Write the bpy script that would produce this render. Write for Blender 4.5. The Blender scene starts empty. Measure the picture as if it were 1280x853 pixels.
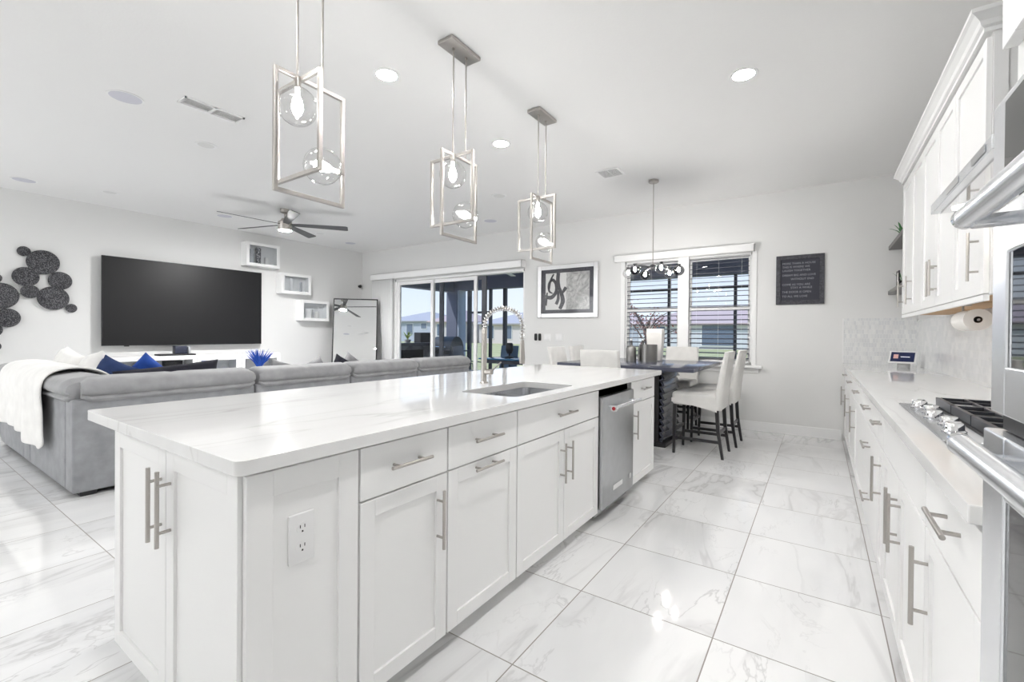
import bpy, bmesh, math, random
from math import sin, cos, pi, radians, tan, sqrt
from mathutils import Vector, Matrix
from mathutils.geometry import tessellate_polygon

random.seed(7)
S = bpy.context.scene
COL = S.collection

# ------------------------------------------------------------------ camera
EYE = 1.27
YAW, PITCH, ROLL, FPX = .598853, -.0070417, .0081947, 562.77
fw = Vector((-sin(YAW) * cos(PITCH), cos(YAW) * cos(PITCH), sin(PITCH)))
rt = Vector((cos(YAW), sin(YAW), 0))
up = rt.cross(fw)
r2 = rt * cos(ROLL) + up * sin(ROLL)
u2 = up * cos(ROLL) - rt * sin(ROLL)
cd = bpy.data.cameras.new('camera')
cam = bpy.data.objects.new('camera', cd)
COL.objects.link(cam)
M = Matrix((r2, u2, -fw)).transposed().to_4x4()
M.translation = Vector((0, 0, EYE))
cam.matrix_world = M
cd.sensor_width = 36
cd.lens = FPX / 1280 * 36
cd.shift_y = -(426.5 - 421.18) / 1280
cd.clip_start = .02
cd.clip_end = 300
S.camera = cam

# ------------------------------------------------------------------ view, world, sun, large area lights
S.view_settings.view_transform = 'Standard'
S.view_settings.look = 'None'
S.view_settings.gamma = 1
S.view_settings.use_curve_mapping = False
S.view_settings.exposure = 0.16
S.cycles.use_denoising = True
S.cycles.max_bounces = 14
S.cycles.diffuse_bounces = 8
S.cycles.glossy_bounces = 6
S.cycles.transparent_max_bounces = 16
S.cycles.sample_clamp_indirect = 6
S.cycles.caustics_reflective = False
S.cycles.caustics_refractive = False

W = bpy.data.worlds.new('sky')
S.world = W
W.use_nodes = True
nt = W.node_tree
bgn = nt.nodes['Background']
tc = nt.nodes.new('ShaderNodeTexCoord')
sep = nt.nodes.new('ShaderNodeSeparateXYZ')
rmp = nt.nodes.new('ShaderNodeValToRGB')
nt.links.new(tc.outputs['Generated'], sep.inputs[0])
nt.links.new(sep.outputs['Z'], rmp.inputs[0])
nt.links.new(rmp.outputs[0], bgn.inputs[0])
rmp.color_ramp.elements[0].position = 0
rmp.color_ramp.elements[0].color = (.86, .93, 1, 1)
rmp.color_ramp.elements[1].position = .5
rmp.color_ramp.elements[1].color = (.38, .60, 1, 1)
bgn.inputs[1].default_value = 0.98

def lamp(name, kind, loc, rot, energy, color=(1, 1, 1), **kw):
    l = bpy.data.lights.new(name, kind)
    l.energy = energy
    l.color = color
    for k, v in kw.items():
        setattr(l, k, v)
    o = bpy.data.objects.new(name, l)
    o.location = loc
    o.rotation_euler = rot
    COL.objects.link(o)
    return o

lamp('sun', 'SUN', (0, -10, 20), (radians(38), 0, radians(-35)), 2.6, (1, .96, .92), angle=.01)
# added fill lights behind the camera, at walls that have no windows
for nm, loc, rz, w, e in (('front_wall_fill', (-6.9, -3.93, 1.75), 180, 3.4, 112),
                          ('side_wall_fill', (-8.88, -1.9, 1.75), -90, 3.0, 14)):
    lamp(nm, 'AREA', loc, (radians(90), 0, radians(rz)), e, (.97, .985, 1), shape='RECTANGLE', size=w, size_y=2.2)

# ------------------------------------------------------------------ mesh builder
class MB:
    def __init__(s):
        s.v = []; s.f = []
    def add(s, vs, fs):
        n = len(s.v)
        s.v += [tuple(p) for p in vs]
        s.f += [tuple(i + n for i in f) for f in fs]
        return s
    def box(s, x0, x1, y0, y1, z0, z1):
        x0, x1 = sorted((x0, x1)); y0, y1 = sorted((y0, y1)); z0, z1 = sorted((z0, z1))
        return s.add([(x0, y0, z0), (x1, y0, z0), (x1, y1, z0), (x0, y1, z0), (x0, y0, z1), (x1, y0, z1), (x1, y1, z1), (x0, y1, z1)],
                     [(0, 3, 2, 1), (4, 5, 6, 7), (0, 1, 5, 4), (1, 2, 6, 5), (2, 3, 7, 6), (3, 0, 4, 7)])
    def rbox(s, x0, x1, y0, y1, z0, z1, r, seg=3):
        b = bmesh.new()
        bmesh.ops.create_cube(b, size=1)
        for v in b.verts:
            v.co = Vector(((x0 + x1) / 2 + v.co.x * (x1 - x0), (y0 + y1) / 2 + v.co.y * (y1 - y0), (z0 + z1) / 2 + v.co.z * (z1 - z0)))
        bmesh.ops.bevel(b, geom=b.edges[:], offset=r, segments=seg, profile=.5, affect='EDGES')
        b.verts.index_update()
        s.add([v.co[:] for v in b.verts], [tuple(v.index for v in f.verts) for f in b.faces])
        b.free()
        return s
    def loft(s, rings, caps=True, closed=True):
        n = len(rings[0]); vs = [p for r in rings for p in r]; fs = []
        for i in range(len(rings) - 1):
            for j in range(n if closed else n - 1):
                k = (j + 1) % n
                fs.append((i * n + j, i * n + k, (i + 1) * n + k, (i + 1) * n + j))
        if caps:
            fs.append(tuple(range(n))[::-1])
            fs.append(tuple(range((len(rings) - 1) * n, len(rings) * n)))
        return s.add(vs, fs)
    def tube(s, pts, r, n=10, caps=True):
        pts = [Vector(p) for p in pts]
        rs = r if isinstance(r, (list, tuple)) else [r] * len(pts)
        t = (pts[1] - pts[0]).normalized()
        a = t.orthogonal().normalized()
        rings = []
        for i, p in enumerate(pts):
            t2 = (pts[min(i + 1, len(pts) - 1)] - pts[max(i - 1, 0)]).normalized()
            q = t.rotation_difference(t2)
            a = (q @ a).normalized(); t = t2
            b = t.cross(a)
            rings.append([p + (a * cos(2 * pi * k / n) + b * sin(2 * pi * k / n)) * rs[i] for k in range(n)])
        return s.loft(rings, caps)
    def cyl(s, p0, p1, r, r1=None, n=20):
        return s.tube([p0, p1], [r, r if r1 is None else r1], n)
    def lathe(s, prof, c=(0, 0, 0), n=28, axis='Z'):
        rings = []
        for r, h in prof:
            ring = []
            for k in range(n):
                a = 2 * pi * k / n
                x, y = max(r, 1e-4) * cos(a), max(r, 1e-4) * sin(a)
                p = {'Z': (x, y, h), 'X': (h, x, y), 'Y': (y, h, x)}[axis]
                ring.append((p[0] + c[0], p[1] + c[1], p[2] + c[2]))
            rings.append(ring)
        return s.loft(rings, caps=prof[0] != prof[-1])
    def ellip(s, c, rad, n=20, m=12):
        rx, ry, rz = rad
        rings = []
        for i in range(m + 1):
            t = pi * i / m
            q = max(sin(t), 1e-3)
            rings.append([(c[0] + rx * q * cos(2 * pi * k / n), c[1] + ry * q * sin(2 * pi * k / n), c[2] - rz * cos(t)) for k in range(n)])
        return s.loft(rings)
    def slab(s, loops, z0, z1, plane='XY'):
        """polygon with holes, extruded; plane gives the two axes of the loops"""
        def P(a, b, h):
            return {'XY': (a, b, h), 'XZ': (a, h, b), 'YZ': (h, a, b)}[plane]
        flat = [p for l in loops for p in l]
        tris = tessellate_polygon([[Vector((p[0], p[1], 0)) for p in l] for l in loops])
        n = len(flat)
        vs = [P(a, b, z0) for a, b in flat] + [P(a, b, z1) for a, b in flat]
        fs = [t[::-1] for t in tris] + [tuple(i + n for i in t) for t in tris]
        o = 0
        for l in loops:
            m = len(l)
            for i in range(m):
                j = (i + 1) % m
                fs.append((o + i, o + j, n + o + j, n + o + i))
            o += m
        return s.add(vs, fs)
    def xf(s, mat, start=0):
        s.v[start:] = [tuple(mat @ Vector(p)) for p in s.v[start:]]
        return s
    def build(s, name, mat, parent=None, smooth=False, bevel=0, origin=None, angle=40):
        """coordinates are world coordinates unless the parent was built at the origin; re-based on the parent or origin"""
        off = Vector((0, 0, 0))
        if parent is not None:
            off = world_loc(parent)
        if origin is not None:
            off = Vector(origin)
        me = bpy.data.meshes.new(name)
        me.from_pydata([tuple(Vector(p) - off) for p in s.v], [], s.f)
        b = bmesh.new(); b.from_mesh(me)
        bmesh.ops.recalc_face_normals(b, faces=b.faces[:])
        b.to_mesh(me); b.free()
        if smooth:
            me.shade_smooth()
            me.set_sharp_from_angle(angle=radians(angle))
        if mat:
            me.materials.append(mat)
        o = bpy.data.objects.new(name, me)
        COL.objects.link(o)
        if parent is not None:
            o.parent = parent
            o.location = off - world_loc(parent)
        elif origin is not None:
            o.location = off
        if bevel:
            m = o.modifiers.new('bevel', 'BEVEL')
            m.width = bevel; m.segments = 2; m.limit_method = 'ANGLE'; m.angle_limit = radians(40)
        return o

def world_loc(o):
    p = Vector((0, 0, 0))
    while o is not None:
        p = p + o.location
        o = o.parent
    return p

def box(*a):
    return MB().box(*a)

def tag(o, label=None, cat=None, group=None, kind=None):
    if label: o['label'] = label
    if cat: o['category'] = cat
    if group: o['group'] = group
    if kind: o['kind'] = kind
    return o

def thing(name, label, cat, loc=(0, 0, 0), group=None):
    o = bpy.data.objects.new(name, None)
    o.empty_display_size = .1
    COL.objects.link(o)
    o.location = loc
    return tag(o, label, cat, group)

def struct(o):
    o['kind'] = 'structure'
    return o

def dup(o, loc=None, rz=None, label=None, parent=None):
    c = o.copy(); COL.objects.link(c)
    if parent is not None: c.parent = parent
    if loc is not None: c.location = loc
    if rz is not None: c.rotation_euler = (0, 0, rz)
    if label: c['label'] = label
    for ch in list(o.children):
        dup(ch, parent=c)
    return c

# ------------------------------------------------------------------ materials
def mat(name, col, rough=.5, metal=0, spec=.5, emit=None, estr=0, **kw):
    m = bpy.data.materials.new(name); m.use_nodes = True
    b = m.node_tree.nodes['Principled BSDF']
    b.inputs['Base Color'].default_value = (*col, 1)
    b.inputs['Roughness'].default_value = rough
    b.inputs['Metallic'].default_value = metal
    b.inputs['Specular IOR Level'].default_value = spec
    if emit:
        b.inputs['Emission Color'].default_value = (*emit, 1)
        b.inputs['Emission Strength'].default_value = estr
    for k, v in kw.items():
        b.inputs[k.replace('_', ' ')].default_value = v
    return m

class G:
    """tiny node-graph helper"""
    def __init__(s, m):
        s.m = m; s.t = m.node_tree; s.n = s.t.nodes; s.b = s.n.get('Principled BSDF')
    def new(s, kind, **kw):
        n = s.n.new(kind)
        for k, v in kw.items(): setattr(n, k, v)
        return n
    def link(s, a, b): s.t.links.new(a, b)
    def math(s, op, a, b=None, clamp=False):
        n = s.new('ShaderNodeMath', operation=op, use_clamp=clamp)
        for i, x in enumerate((a, b)):
            if x is None: continue
            if isinstance(x, (int, float)): n.inputs[i].default_value = x
            else: s.link(x, n.inputs[i])
        return n.outputs[0]
    def mix(s, f, a, b):
        n = s.new('ShaderNodeMix', data_type='RGBA')
        for i, x in ((0, f), (6, a), (7, b)):
            if isinstance(x, (int, float)): n.inputs[i].default_value = x
            elif isinstance(x, tuple): n.inputs[i].default_value = (*x, 1)
            else: s.link(x, n.inputs[i])
        return n.outputs[2]
    def ramp(s, f, *stops):
        n = s.new('ShaderNodeValToRGB')
        e = n.color_ramp.elements
        while len(e) < len(stops): e.new(.5)
        for q, (p, c) in zip(e, stops):
            q.position = p; q.color = (*c, 1) if isinstance(c, tuple) else (c, c, c, 1)
        s.link(f, n.inputs[0])
        return n.outputs[0]
    def noise(s, vec, scale, detail=4, dist=0, rough=.5):
        n = s.new('ShaderNodeTexNoise')
        n.inputs['Scale'].default_value = scale; n.inputs['Detail'].default_value = detail
        n.inputs['Distortion'].default_value = dist; n.inputs['Roughness'].default_value = rough
        if vec is not None: s.link(vec, n.inputs['Vector'])
        return n.outputs['Fac']
    def coord(s, which='Object'):
        return s.new('ShaderNodeTexCoord').outputs[which]
    def mapping(s, vec, loc=(0, 0, 0), rot=(0, 0, 0), scale=(1, 1, 1)):
        n = s.new('ShaderNodeMapping')
        n.inputs['Location'].default_value = loc; n.inputs['Rotation'].default_value = rot; n.inputs['Scale'].default_value = scale
        s.link(vec, n.inputs['Vector'])
        return n.outputs[0]
    def bump(s, h, strength=.2, dist=.01):
        n = s.new('ShaderNodeBump')
        n.inputs['Strength'].default_value = strength; n.inputs['Distance'].default_value = dist
        s.link(h, n.inputs['Height'])
        s.link(n.outputs[0], s.b.inputs['Normal'])

def fabric(name, col, scale=350, amt=.12, sheen=.0, rough=.85):
    m = mat(name, col, rough, spec=.25)
    g = G(m)
    v = g.coord()
    n = g.noise(v, 9, 3)
    c = tuple(x * (1 - amt) for x in col); c2 = tuple(min(1, x * (1 + amt)) for x in col)
    g.link(g.ramp(n, (.3, c), (.7, c2)), g.b.inputs['Base Color'])
    g.bump(g.noise(v, scale, 2), .25, .002)
    g.b.inputs['Sheen Weight'].default_value = sheen
    return m

def brushed(name, col, rough=.28, axis=(1, 1, 60)):
    m = mat(name, col, rough, 1)
    g = G(m)
    n = g.noise(g.mapping(g.coord(), scale=axis), 14, 3)
    g.link(g.ramp(n, (.2, tuple(c * .93 for c in col)), (.8, tuple(min(1, c * 1.05) for c in col))), g.b.inputs['Base Color'])
    return m

def clear_glass(name, tint=(1, 1, 1), refl=.9, f0=.04, power=4.5):
    m = bpy.data.materials.new(name); m.use_nodes = True
    t = m.node_tree
    t.nodes.remove(t.nodes['Principled BSDF'])
    out = t.nodes['Material Output']
    tr = t.nodes.new('ShaderNodeBsdfTransparent'); tr.inputs[0].default_value = (*tint, 1)
    gl = t.nodes.new('ShaderNodeBsdfGlossy'); gl.inputs['Roughness'].default_value = .01
    lw = t.nodes.new('ShaderNodeLayerWeight'); lw.inputs['Blend'].default_value = .5
    fr = t.nodes.new('ShaderNodeMath'); fr.operation = 'POWER'; fr.inputs[1].default_value = power
    t.links.new(lw.outputs['Facing'], fr.inputs[0])
    mu = t.nodes.new('ShaderNodeMath'); mu.operation = 'MULTIPLY_ADD'; mu.inputs[1].default_value = refl; mu.inputs[2].default_value = f0
    mx = t.nodes.new('ShaderNodeMixShader')
    t.links.new(fr.outputs[0], mu.inputs[0]); t.links.new(mu.outputs[0], mx.inputs[0])
    t.links.new(tr.outputs[0], mx.inputs[1]); t.links.new(gl.outputs[0], mx.inputs[2]); t.links.new(mx.outputs[0], out.inputs[0])
    return m

def floor_material():
    m = mat('marble_tile', (.8, .8, .8), .06, spec=.5)
    g = G(m)
    v = g.coord()
    sp = g.new('ShaderNodeSeparateXYZ'); g.link(v, sp.inputs[0])
    tx = g.math('DIVIDE', g.math('SUBTRACT', sp.outputs[0], .247), .603)
    ty = g.math('DIVIDE', g.math('SUBTRACT', sp.outputs[1], 2.031), .605)
    cell = g.new('ShaderNodeCombineXYZ')
    g.link(g.math('FLOOR', tx), cell.inputs[0]); g.link(g.math('FLOOR', ty), cell.inputs[1])
    wn = g.new('ShaderNodeTexWhiteNoise', noise_dimensions='3D'); g.link(cell.outputs[0], wn.inputs['Vector'])
    sc = g.new('ShaderNodeVectorMath', operation='SCALE'); sc.inputs['Scale'].default_value = 14
    g.link(wn.outputs['Color'], sc.inputs[0])
    ad = g.new('ShaderNodeVectorMath', operation='ADD'); g.link(v, ad.inputs[0]); g.link(sc.outputs[0], ad.inputs[1])
    p = g.mapping(ad.outputs[0], rot=(0, 0, radians(62)), scale=(1.0, .33, 1))
    def vein(vec, scale, w, dist):
        n = g.noise(vec, scale, 5, dist, .55)
        d = g.math('ABSOLUTE', g.math('SUBTRACT', n, .5))
        return g.ramp(d, (0, 1.0), (w, 0.0))
    big = g.math('MULTIPLY', vein(p, 1.5, .030, 1.1), g.ramp(g.noise(p, 1.3, 2), (.40, 0.0), (.58, 1.0)))
    soft = g.math('MULTIPLY', vein(p, 1.5, .11, 1.1), g.ramp(g.noise(p, 1.3, 2), (.44, 0.0), (.62, .55)))
    fine = g.math('MULTIPLY', vein(g.mapping(ad.outputs[0], rot=(0, 0, radians(48)), scale=(1, .45, 1)), 3.3, .014, 1.6), g.ramp(g.noise(p, 2.1, 2), (.46, 0.0), (.62, .75)))
    tot = g.math('MAXIMUM', g.math('MAXIMUM', big, soft), fine)
    cloud = g.ramp(g.noise(p, 2.2, 4), (.3, (.75, .755, .765)), (.62, (.83, .83, .83)))
    c = g.mix(g.math('MULTIPLY', tot, .62), cloud, (.40, .395, .40))
    fx = g.math('ABSOLUTE', g.math('SUBTRACT', g.math('FRACT', g.math('ADD', tx, .5)), .5))
    fy = g.math('ABSOLUTE', g.math('SUBTRACT', g.math('FRACT', g.math('ADD', ty, .5)), .5))
    gr = g.math('LESS_THAN', g.math('MINIMUM', fx, fy), .0042)
    g.link(g.mix(gr, c, (.27, .25, .235)), g.b.inputs['Base Color'])
    g.link(g.math('ADD', g.math('MULTIPLY', gr, .6), .055), g.b.inputs['Roughness'])
    return m

def quartz_material():
    m = mat('veined_quartz', (.85, .85, .85), .07, spec=.5)
    g = G(m)
    v = g.coord()
    p = g.mapping(v, rot=(0, 0, radians(12)), scale=(2.2, .30, 1))
    def vein(sc_, w, d):
        n = g.noise(p, sc_, 4, d)
        return g.ramp(g.math('ABSOLUTE', g.math('SUBTRACT', n, .5)), (0, 1.0), (w, 0.0))
    a = g.math('MULTIPLY', vein(1.0, .010, .4), g.ramp(g.noise(p, .8, 2), (.46, .0), (.60, .9)))
    b = g.math('MULTIPLY', vein(1.0, .06, .4), .16)
    c = g.mix(g.math('MULTIPLY', g.math('MAXIMUM', a, b), .55), (.77, .77, .767), (.45, .44, .42))
    g.link(c, g.b.inputs['Base Color'])
    return m

def tile_material(name, ua, va, w, h, offset, cols, mortar):
    m = mat(name, (.8, .8, .8), .18)
    g = G(m)
    sp = g.new('ShaderNodeSeparateXYZ'); g.link(g.coord(), sp.inputs[0])
    cb = g.new('ShaderNodeCombineXYZ')
    g.link(sp.outputs[ua], cb.inputs[0]); g.link(sp.outputs[va], cb.inputs[1])
    br = g.new('ShaderNodeTexBrick', offset=offset)
    g.link(cb.outputs[0], br.inputs['Vector'])
    br.inputs['Scale'].default_value = 1
    br.inputs['Brick Width'].default_value = w; br.inputs['Row Height'].default_value = h
    br.inputs['Mortar Size'].default_value = .0016; br.inputs['Mortar Smooth'].default_value = .2
    br.inputs['Bias'].default_value = -.35
    br.inputs['Color1'].default_value = (*cols[0], 1); br.inputs['Color2'].default_value = (*cols[1], 1)
    br.inputs['Mortar'].default_value = (*mortar, 1)
    n = g.noise(cb.outputs[0], 9, 4, .6)
    g.link(g.mix(g.ramp(n, (.45, 0.0), (.75, .4)), br.outputs['Color'], (.58, .585, .59)), g.b.inputs['Base Color'])
    g.bump(br.outputs['Fac'], -.25, .003)
    return m

WHITE = mat('white_cabinet_paint', (.85, .85, .845), .32, spec=.4)
WALLP = mat('warm_white_wall_paint', (.735, .735, .728), .6, spec=.2)
CEILP = mat('ceiling_paint', (.83, .828, .822), .85, spec=.1)
g = G(CEILP); g.bump(g.noise(g.coord(), 60, 3), .15, .004)
TRIM = mat('white_trim', (.83, .83, .83), .35)
FLOOR = floor_material()
QUARTZ = quartz_material()
NICKEL = mat('brushed_nickel', (.47, .445, .42), .34, 1)
STEEL = brushed('stainless_steel', (.90, .92, .95), .27, (60, 1, 1))
STEELD = mat('darker_stainless', (.60, .61, .63), .24, 1)
CHROME = mat('polished_chrome', (.82, .82, .83), .06, 1)
BLACKGL = mat('black_glass', (.012, .012, .014), .04, spec=.6)
BLACK = mat('matte_black', (.015, .015, .017), .5)
CAST = mat('cast_iron', (.055, .058, .068), .3, .5)
GAP = mat('dark_gap', (.10, .095, .09), .9)
VELVET = fabric('grey_velvet', (.27, .275, .29), 260, .16, .25, .7)
VELVETL = fabric('grey_velvet_light', (.31, .312, .32), 260, .12, .25, .7)
PLUSH = fabric('white_plush', (.83, .82, .80), 130, .05, .3, .9)
CHAIRF = fabric('white_linen', (.72, .71, .69), 420, .05)
NAVYF = fabric('navy_cloth', (.02, .04, .12), 300, .2)
BLUEF = fabric('royal_blue_cloth', (.02, .07, .33), 300, .2)
DARKF = fabric('charcoal_cloth', (.025, .025, .035), 300, .2)
GREYF = fabric('grey_cloth', (.33, .33, .34), 300, .2)
DARKW = mat('espresso_wood', (.018, .017, .019), .3)
SLATEW = mat('slate_lacquer', (.06, .065, .095), .14)
GREYW = mat('grey_stained_wood', (.17, .16, .155), .45)
MIRROR = mat('mirror_silver', (.93, .94, .94), .01, 1)
GLASS = clear_glass('window_glass', (.98, .99, 1), .7, .012)
GLOBE = clear_glass('clear_globe_glass', (.95, .95, .95), .9, .05, 3)
CABGL = clear_glass('cabinet_glass', (.93, .94, .95), .9, .04)
SMOKE = clear_glass('smoked_globe_glass', (.42, .42, .44), .9, .06, 3)
def emitter(name, col, s): return mat(name, (.9, .9, .9), .5, emit=col, estr=s)
CANL = emitter('downlight_lens', (1, .985, .965), 255)
BULB = emitter('filament_bulb', (1, .985, .965), 75)
FANL = emitter('fan_light_lens', (1, .995, .99), 1500)
WHITEP = mat('white_plastic', (.80, .80, .80), .35)
LAV = mat('speaker_grille', (.60, .60, .66), .7)
PAPER = mat('white_paper', (.82, .80, .77), .85)
LEAF = mat('green_leaf', (.03, .16, .035), .4)
LEAF2 = mat('lime_leaf', (.35, .45, .08), .5)
BLUEGR = mat('blue_dyed_grass', (.01, .07, .40), .6)
CHARC = mat('charcoal_stucco', (.20, .215, .28), .8)
CONC = mat('patio_concrete', (.45, .44, .43), .8)
GRASS = mat('lawn_grass', (.20, .27, .09), .9)
g = G(GRASS); g.link(g.ramp(g.noise(g.coord(), 1.2, 5), (.3, (.36, .37, .17)), (.7, (.50, .49, .28))), g.b.inputs['Base Color'])
STONE = mat('stacked_stone', (.15, .15, .16), .8)
g = G(STONE); vo = g.new('ShaderNodeTexVoronoi'); vo.inputs['Scale'].default_value = 9; g.link(g.coord(), vo.inputs['Vector'])
g.link(g.ramp(vo.outputs['Color'], (0, (.12, .13, .15)), (1, (.48, .50, .54))), g.b.inputs['Base Color'])
BLUEGL = mat('blue_glass_top', (.05, .16, .30), .12)
BLUEM = mat('blue_mesh', (.12, .19, .30), .6)
HWALLS = [mat('house_stucco_grey', (.46, .50, .58), .9), mat('house_stucco_cream', (.66, .61, .60), .9), mat('house_stucco_white', (.66, .68, .72), .9)]
HROOF = mat('house_roof_tile', (.52, .42, .42), .9)
HROOF2 = mat('house_roof_grey', (.42, .42, .46), .9)
HWIN = mat('house_window', (.14, .18, .25), .2)

# ================================================================== THE ROOM
XL, XR, YB, YF, H = -8.95, .92, 6.8, -4.0, 3.15
CT = .945                                    # worktop height
FLR = struct(box(XL - .15, XR + .15, YF - .15, YB + .15, -.12, 0).build('floor', FLOOR))
struct(box(XL - .15, XR + .15, YF - .15, YB + .15, H, H + .15).build('ceiling', CEILP))
struct(box(XL - .15, XL, YF, YB, 0, H).build('wall_left', WALLP))
struct(box(XR, XR + .15, YF, YB, 0, H).build('wall_right', WALLP))
struct(box(XL - .15, XR + .15, YF - .15, YF, 0, H).build('wall_front', WALLP))
DX0, DX1, DZ = -7.80, -4.375, 2.44           # sliding door opening
WX0, WX1, WZ0, WZ1 = -2.52, -.74, .87, 2.40  # window opening
wb = MB()
wb.slab([[(XL - .15, 0), (DX0, 0), (DX0, DZ), (DX1, DZ), (DX1, 0), (XR + .15, 0), (XR + .15, H), (XL - .15, H)],
         [(WX0, WZ0), (WX0, WZ1), (WX1, WZ1), (WX1, WZ0)]], YB, YB + .15, 'XZ')
struct(wb.build('wall_back', WALLP))
b = MB().box(DX1 + .02, .24, YB - .016, YB, 0, .125).box(DX1 + .02, .24, YB - .019, YB, 0, .012)
b.box(XL, DX0 - .02, YB - .016, YB, 0, .125)
struct(b.build('baseboard_back', TRIM, bevel=.004))
struct(box(XL, XL + .016, YF, YB - .016, 0, .125).build('baseboard_left', TRIM, bevel=.004))

# window: two sash units, mullion, sill
wn = thing('window_1', None, None, (-1.63, YB, WZ0)); struct(wn)
f = MB()
f.box(WX0, WX1, YB + .03, YB + .11, WZ1 - .035, WZ1).box(WX0, WX1, YB + .03, YB + .11, WZ0, WZ0 + .04)
f.box(WX0, WX0 + .035, YB + .03, YB + .11, WZ0, WZ1).box(WX1 - .035, WX1, YB + .03, YB + .11, WZ0, WZ1)
f.box(-1.705, -1.565, YB, YB + .11, WZ0, WZ1)
f.build('window_frame', TRIM, wn, bevel=.004)
MB().box(WX0 - .055, WX0 + .01, YB - .014, YB + .03, .87, 2.40).box(WX1 - .01, WX1 + .045, YB - .014, YB + .03, .87, 2.40).box(-1.71, -1.56, YB - .014, YB + .03, .87, 2.40).build('casing', TRIM, wn, bevel=.003)
for x0, x1 in ((WX0 + .035, -1.705), (-1.565, WX1 - .035)):
    s_ = MB()
    for z0, z1, y in ((WZ0 + .04, 1.66, .05), (1.64, WZ1 - .035, .075)):
        y += YB
        s_.box(x0, x0 + .03, y, y + .025, z0, z1).box(x1 - .03, x1, y, y + .025, z0, z1)
        s_.box(x0 + .03, x1 - .03, y, y + .025, z0, z0 + .035).box(x0 + .03, x1 - .03, y, y + .025, z1 - .035, z1)
    q = s_.build('sash', TRIM, wn, bevel=.003)
    box(x0 + .02, x1 - .02, YB + .085, YB + .09, WZ0 + .05, WZ1 - .05).build('pane', GLASS, q)
sl = MB().box(-2.64, -.62, YB - .075, YB + .10, .835, .87).box(-2.60, -.66, YB - .018, YB, .77, .835)
sl.build('window_sill', TRIM, wn, bevel=.006)

# faux-wood blind on the window
bl = thing('window_blind', 'slatted blind with white valance, slats coloured dark as if backlit, hanging at the window behind the dining table', 'blind', (-1.63, YB - .04, 2.45))
MB().box(-2.665, -.72, YB - .085, YB - .07, 2.395, 2.49).box(-2.665, -2.652, YB - .085, YB, 2.395, 2.49).box(-.733, -.72, YB - .085, YB, 2.395, 2.49) \
    .box(-2.665, -.72, YB - .09, YB - .066, 2.478, 2.494).build('valance', TRIM, bl, bevel=.004)
SLAT = mat('backlit_white_slat', (.075, .08, .105), .45)  # white slats coloured dark: their look against the daylight is in the base colour
for x0, x1 in ((-2.475, -1.725), (-1.545, -.785)):
    m_ = MB()
    z = 2.34
    while z > .95:
        c, s_ = cos(radians(10)) * .026, sin(radians(10)) * .026
        y = YB + .02
        m_.add([(x0, y - c, z - s_), (x1, y - c, z - s_), (x1, y + c, z + s_), (x0, y + c, z + s_),
                (x0, y - c, z - s_ + .006), (x1, y - c, z - s_ + .006), (x1, y + c, z + s_ + .006), (x0, y + c, z + s_ + .006)],
               [(0, 3, 2, 1), (4, 5, 6, 7), (0, 1, 5, 4), (1, 2, 6, 5), (2, 3, 7, 6), (3, 0, 4, 7)])
        z -= .066
        if abs(z - 1.65) < .03: z -= .03
    m_.build('slats', SLAT, bl)
    box(x0, x1, YB - .004, YB + .044, .90, .925).build('bottom_rail', TRIM, bl, bevel=.003)
    k = MB()
    for t in (.12, .5, .88):
        x = x0 + (x1 - x0) * t
        k.tube([(x, YB - .008, 2.40), (x, YB - .008, .92)], .0012, 5)
    k.build('ladder_cord', TRIM, bl)

# sliding door with two visible panels (the third is slid open behind the second)
dr = thing('door_1', None, None, ((DX0 + DX1) / 2, YB, 0)); struct(dr)
f = MB()
f.box(DX0, DX1, YB + .01, YB + .15, DZ - .045, DZ).box(DX0, DX0 + .045, YB + .01, YB + .15, 0, DZ).box(DX1 - .035, DX1, YB + .01, YB + .15, 0, DZ)
f.box(DX0, DX1, YB + .01, YB + .15, 0, .02)
f.build('door_frame', TRIM, dr, bevel=.003)
def door_panel(x0, x1, y, m_, w=.075):
    p = MB()
    p.box(x0, x0 + w, y, y + .035, .02, DZ - .05).box(x1 - w, x1, y, y + .035, .02, DZ - .05)
    p.box(x0 + w, x1 - w, y, y + .035, .02, .11).box(x0 + w, x1 - w, y, y + .035, DZ - .12, DZ - .05)
    q = p.build('sliding_panel', m_, dr, bevel=.003)
    box(x0 + w - .01, x1 - w + .01, y + .014, y + .020, .10, DZ - .11).build('pane', GLASS, q)
    return q
door_panel(DX0 + .045, -6.66, YB + .03, TRIM)
q = door_panel(-6.74, -5.53, YB + .07, TRIM)
DKFR = mat('dark_bronze_frame', (.05, .055, .07), .4)
q = door_panel(-6.56, -5.33, YB + .11, DKFR, .11)
MB().rbox(-5.405, -5.375, YB + .075, YB + .11, .98, 1.18, .008).build('handle', BLACK, q, smooth=True)

vb = thing('vertical_blind', 'white vertical blind stacked at the left of the patio sliding door', 'blind', (-8.1, YB - .07, 2.5))
MB().box(-8.475, -4.36, YB - .135, YB - .12, 2.455, 2.585).box(-8.475, -8.46, YB - .135, YB, 2.455, 2.585).box(-4.375, -4.36, YB - .135, YB, 2.455, 2.585) \
    .box(-8.475, -4.36, YB - .135, YB, 2.572, 2.585).build('valance', TRIM, vb, bevel=.004)
v_ = MB()
for i in range(13):
    x = -8.44 + i * .05
    a = radians(62)
    d = Vector((cos(a), sin(a), 0)) * .042
    ring = []
    for t in (-1, -.5, 0, .5, 1):
        p = Vector((x, YB - .062, 0)) + d * t + Vector((sin(a), -cos(a), 0)) * (.017 * (1 - t * t))
        ring.append(p)
    for z0, z1 in ((.03, 2.47),):
        n_ = len(ring)
        vs = [(p.x, p.y, z0) for p in ring] + [(p.x, p.y, z1) for p in ring]
        v_.add(vs, [(k, k + 1, n_ + k + 1, n_ + k) for k in range(n_ - 1)])
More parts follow.
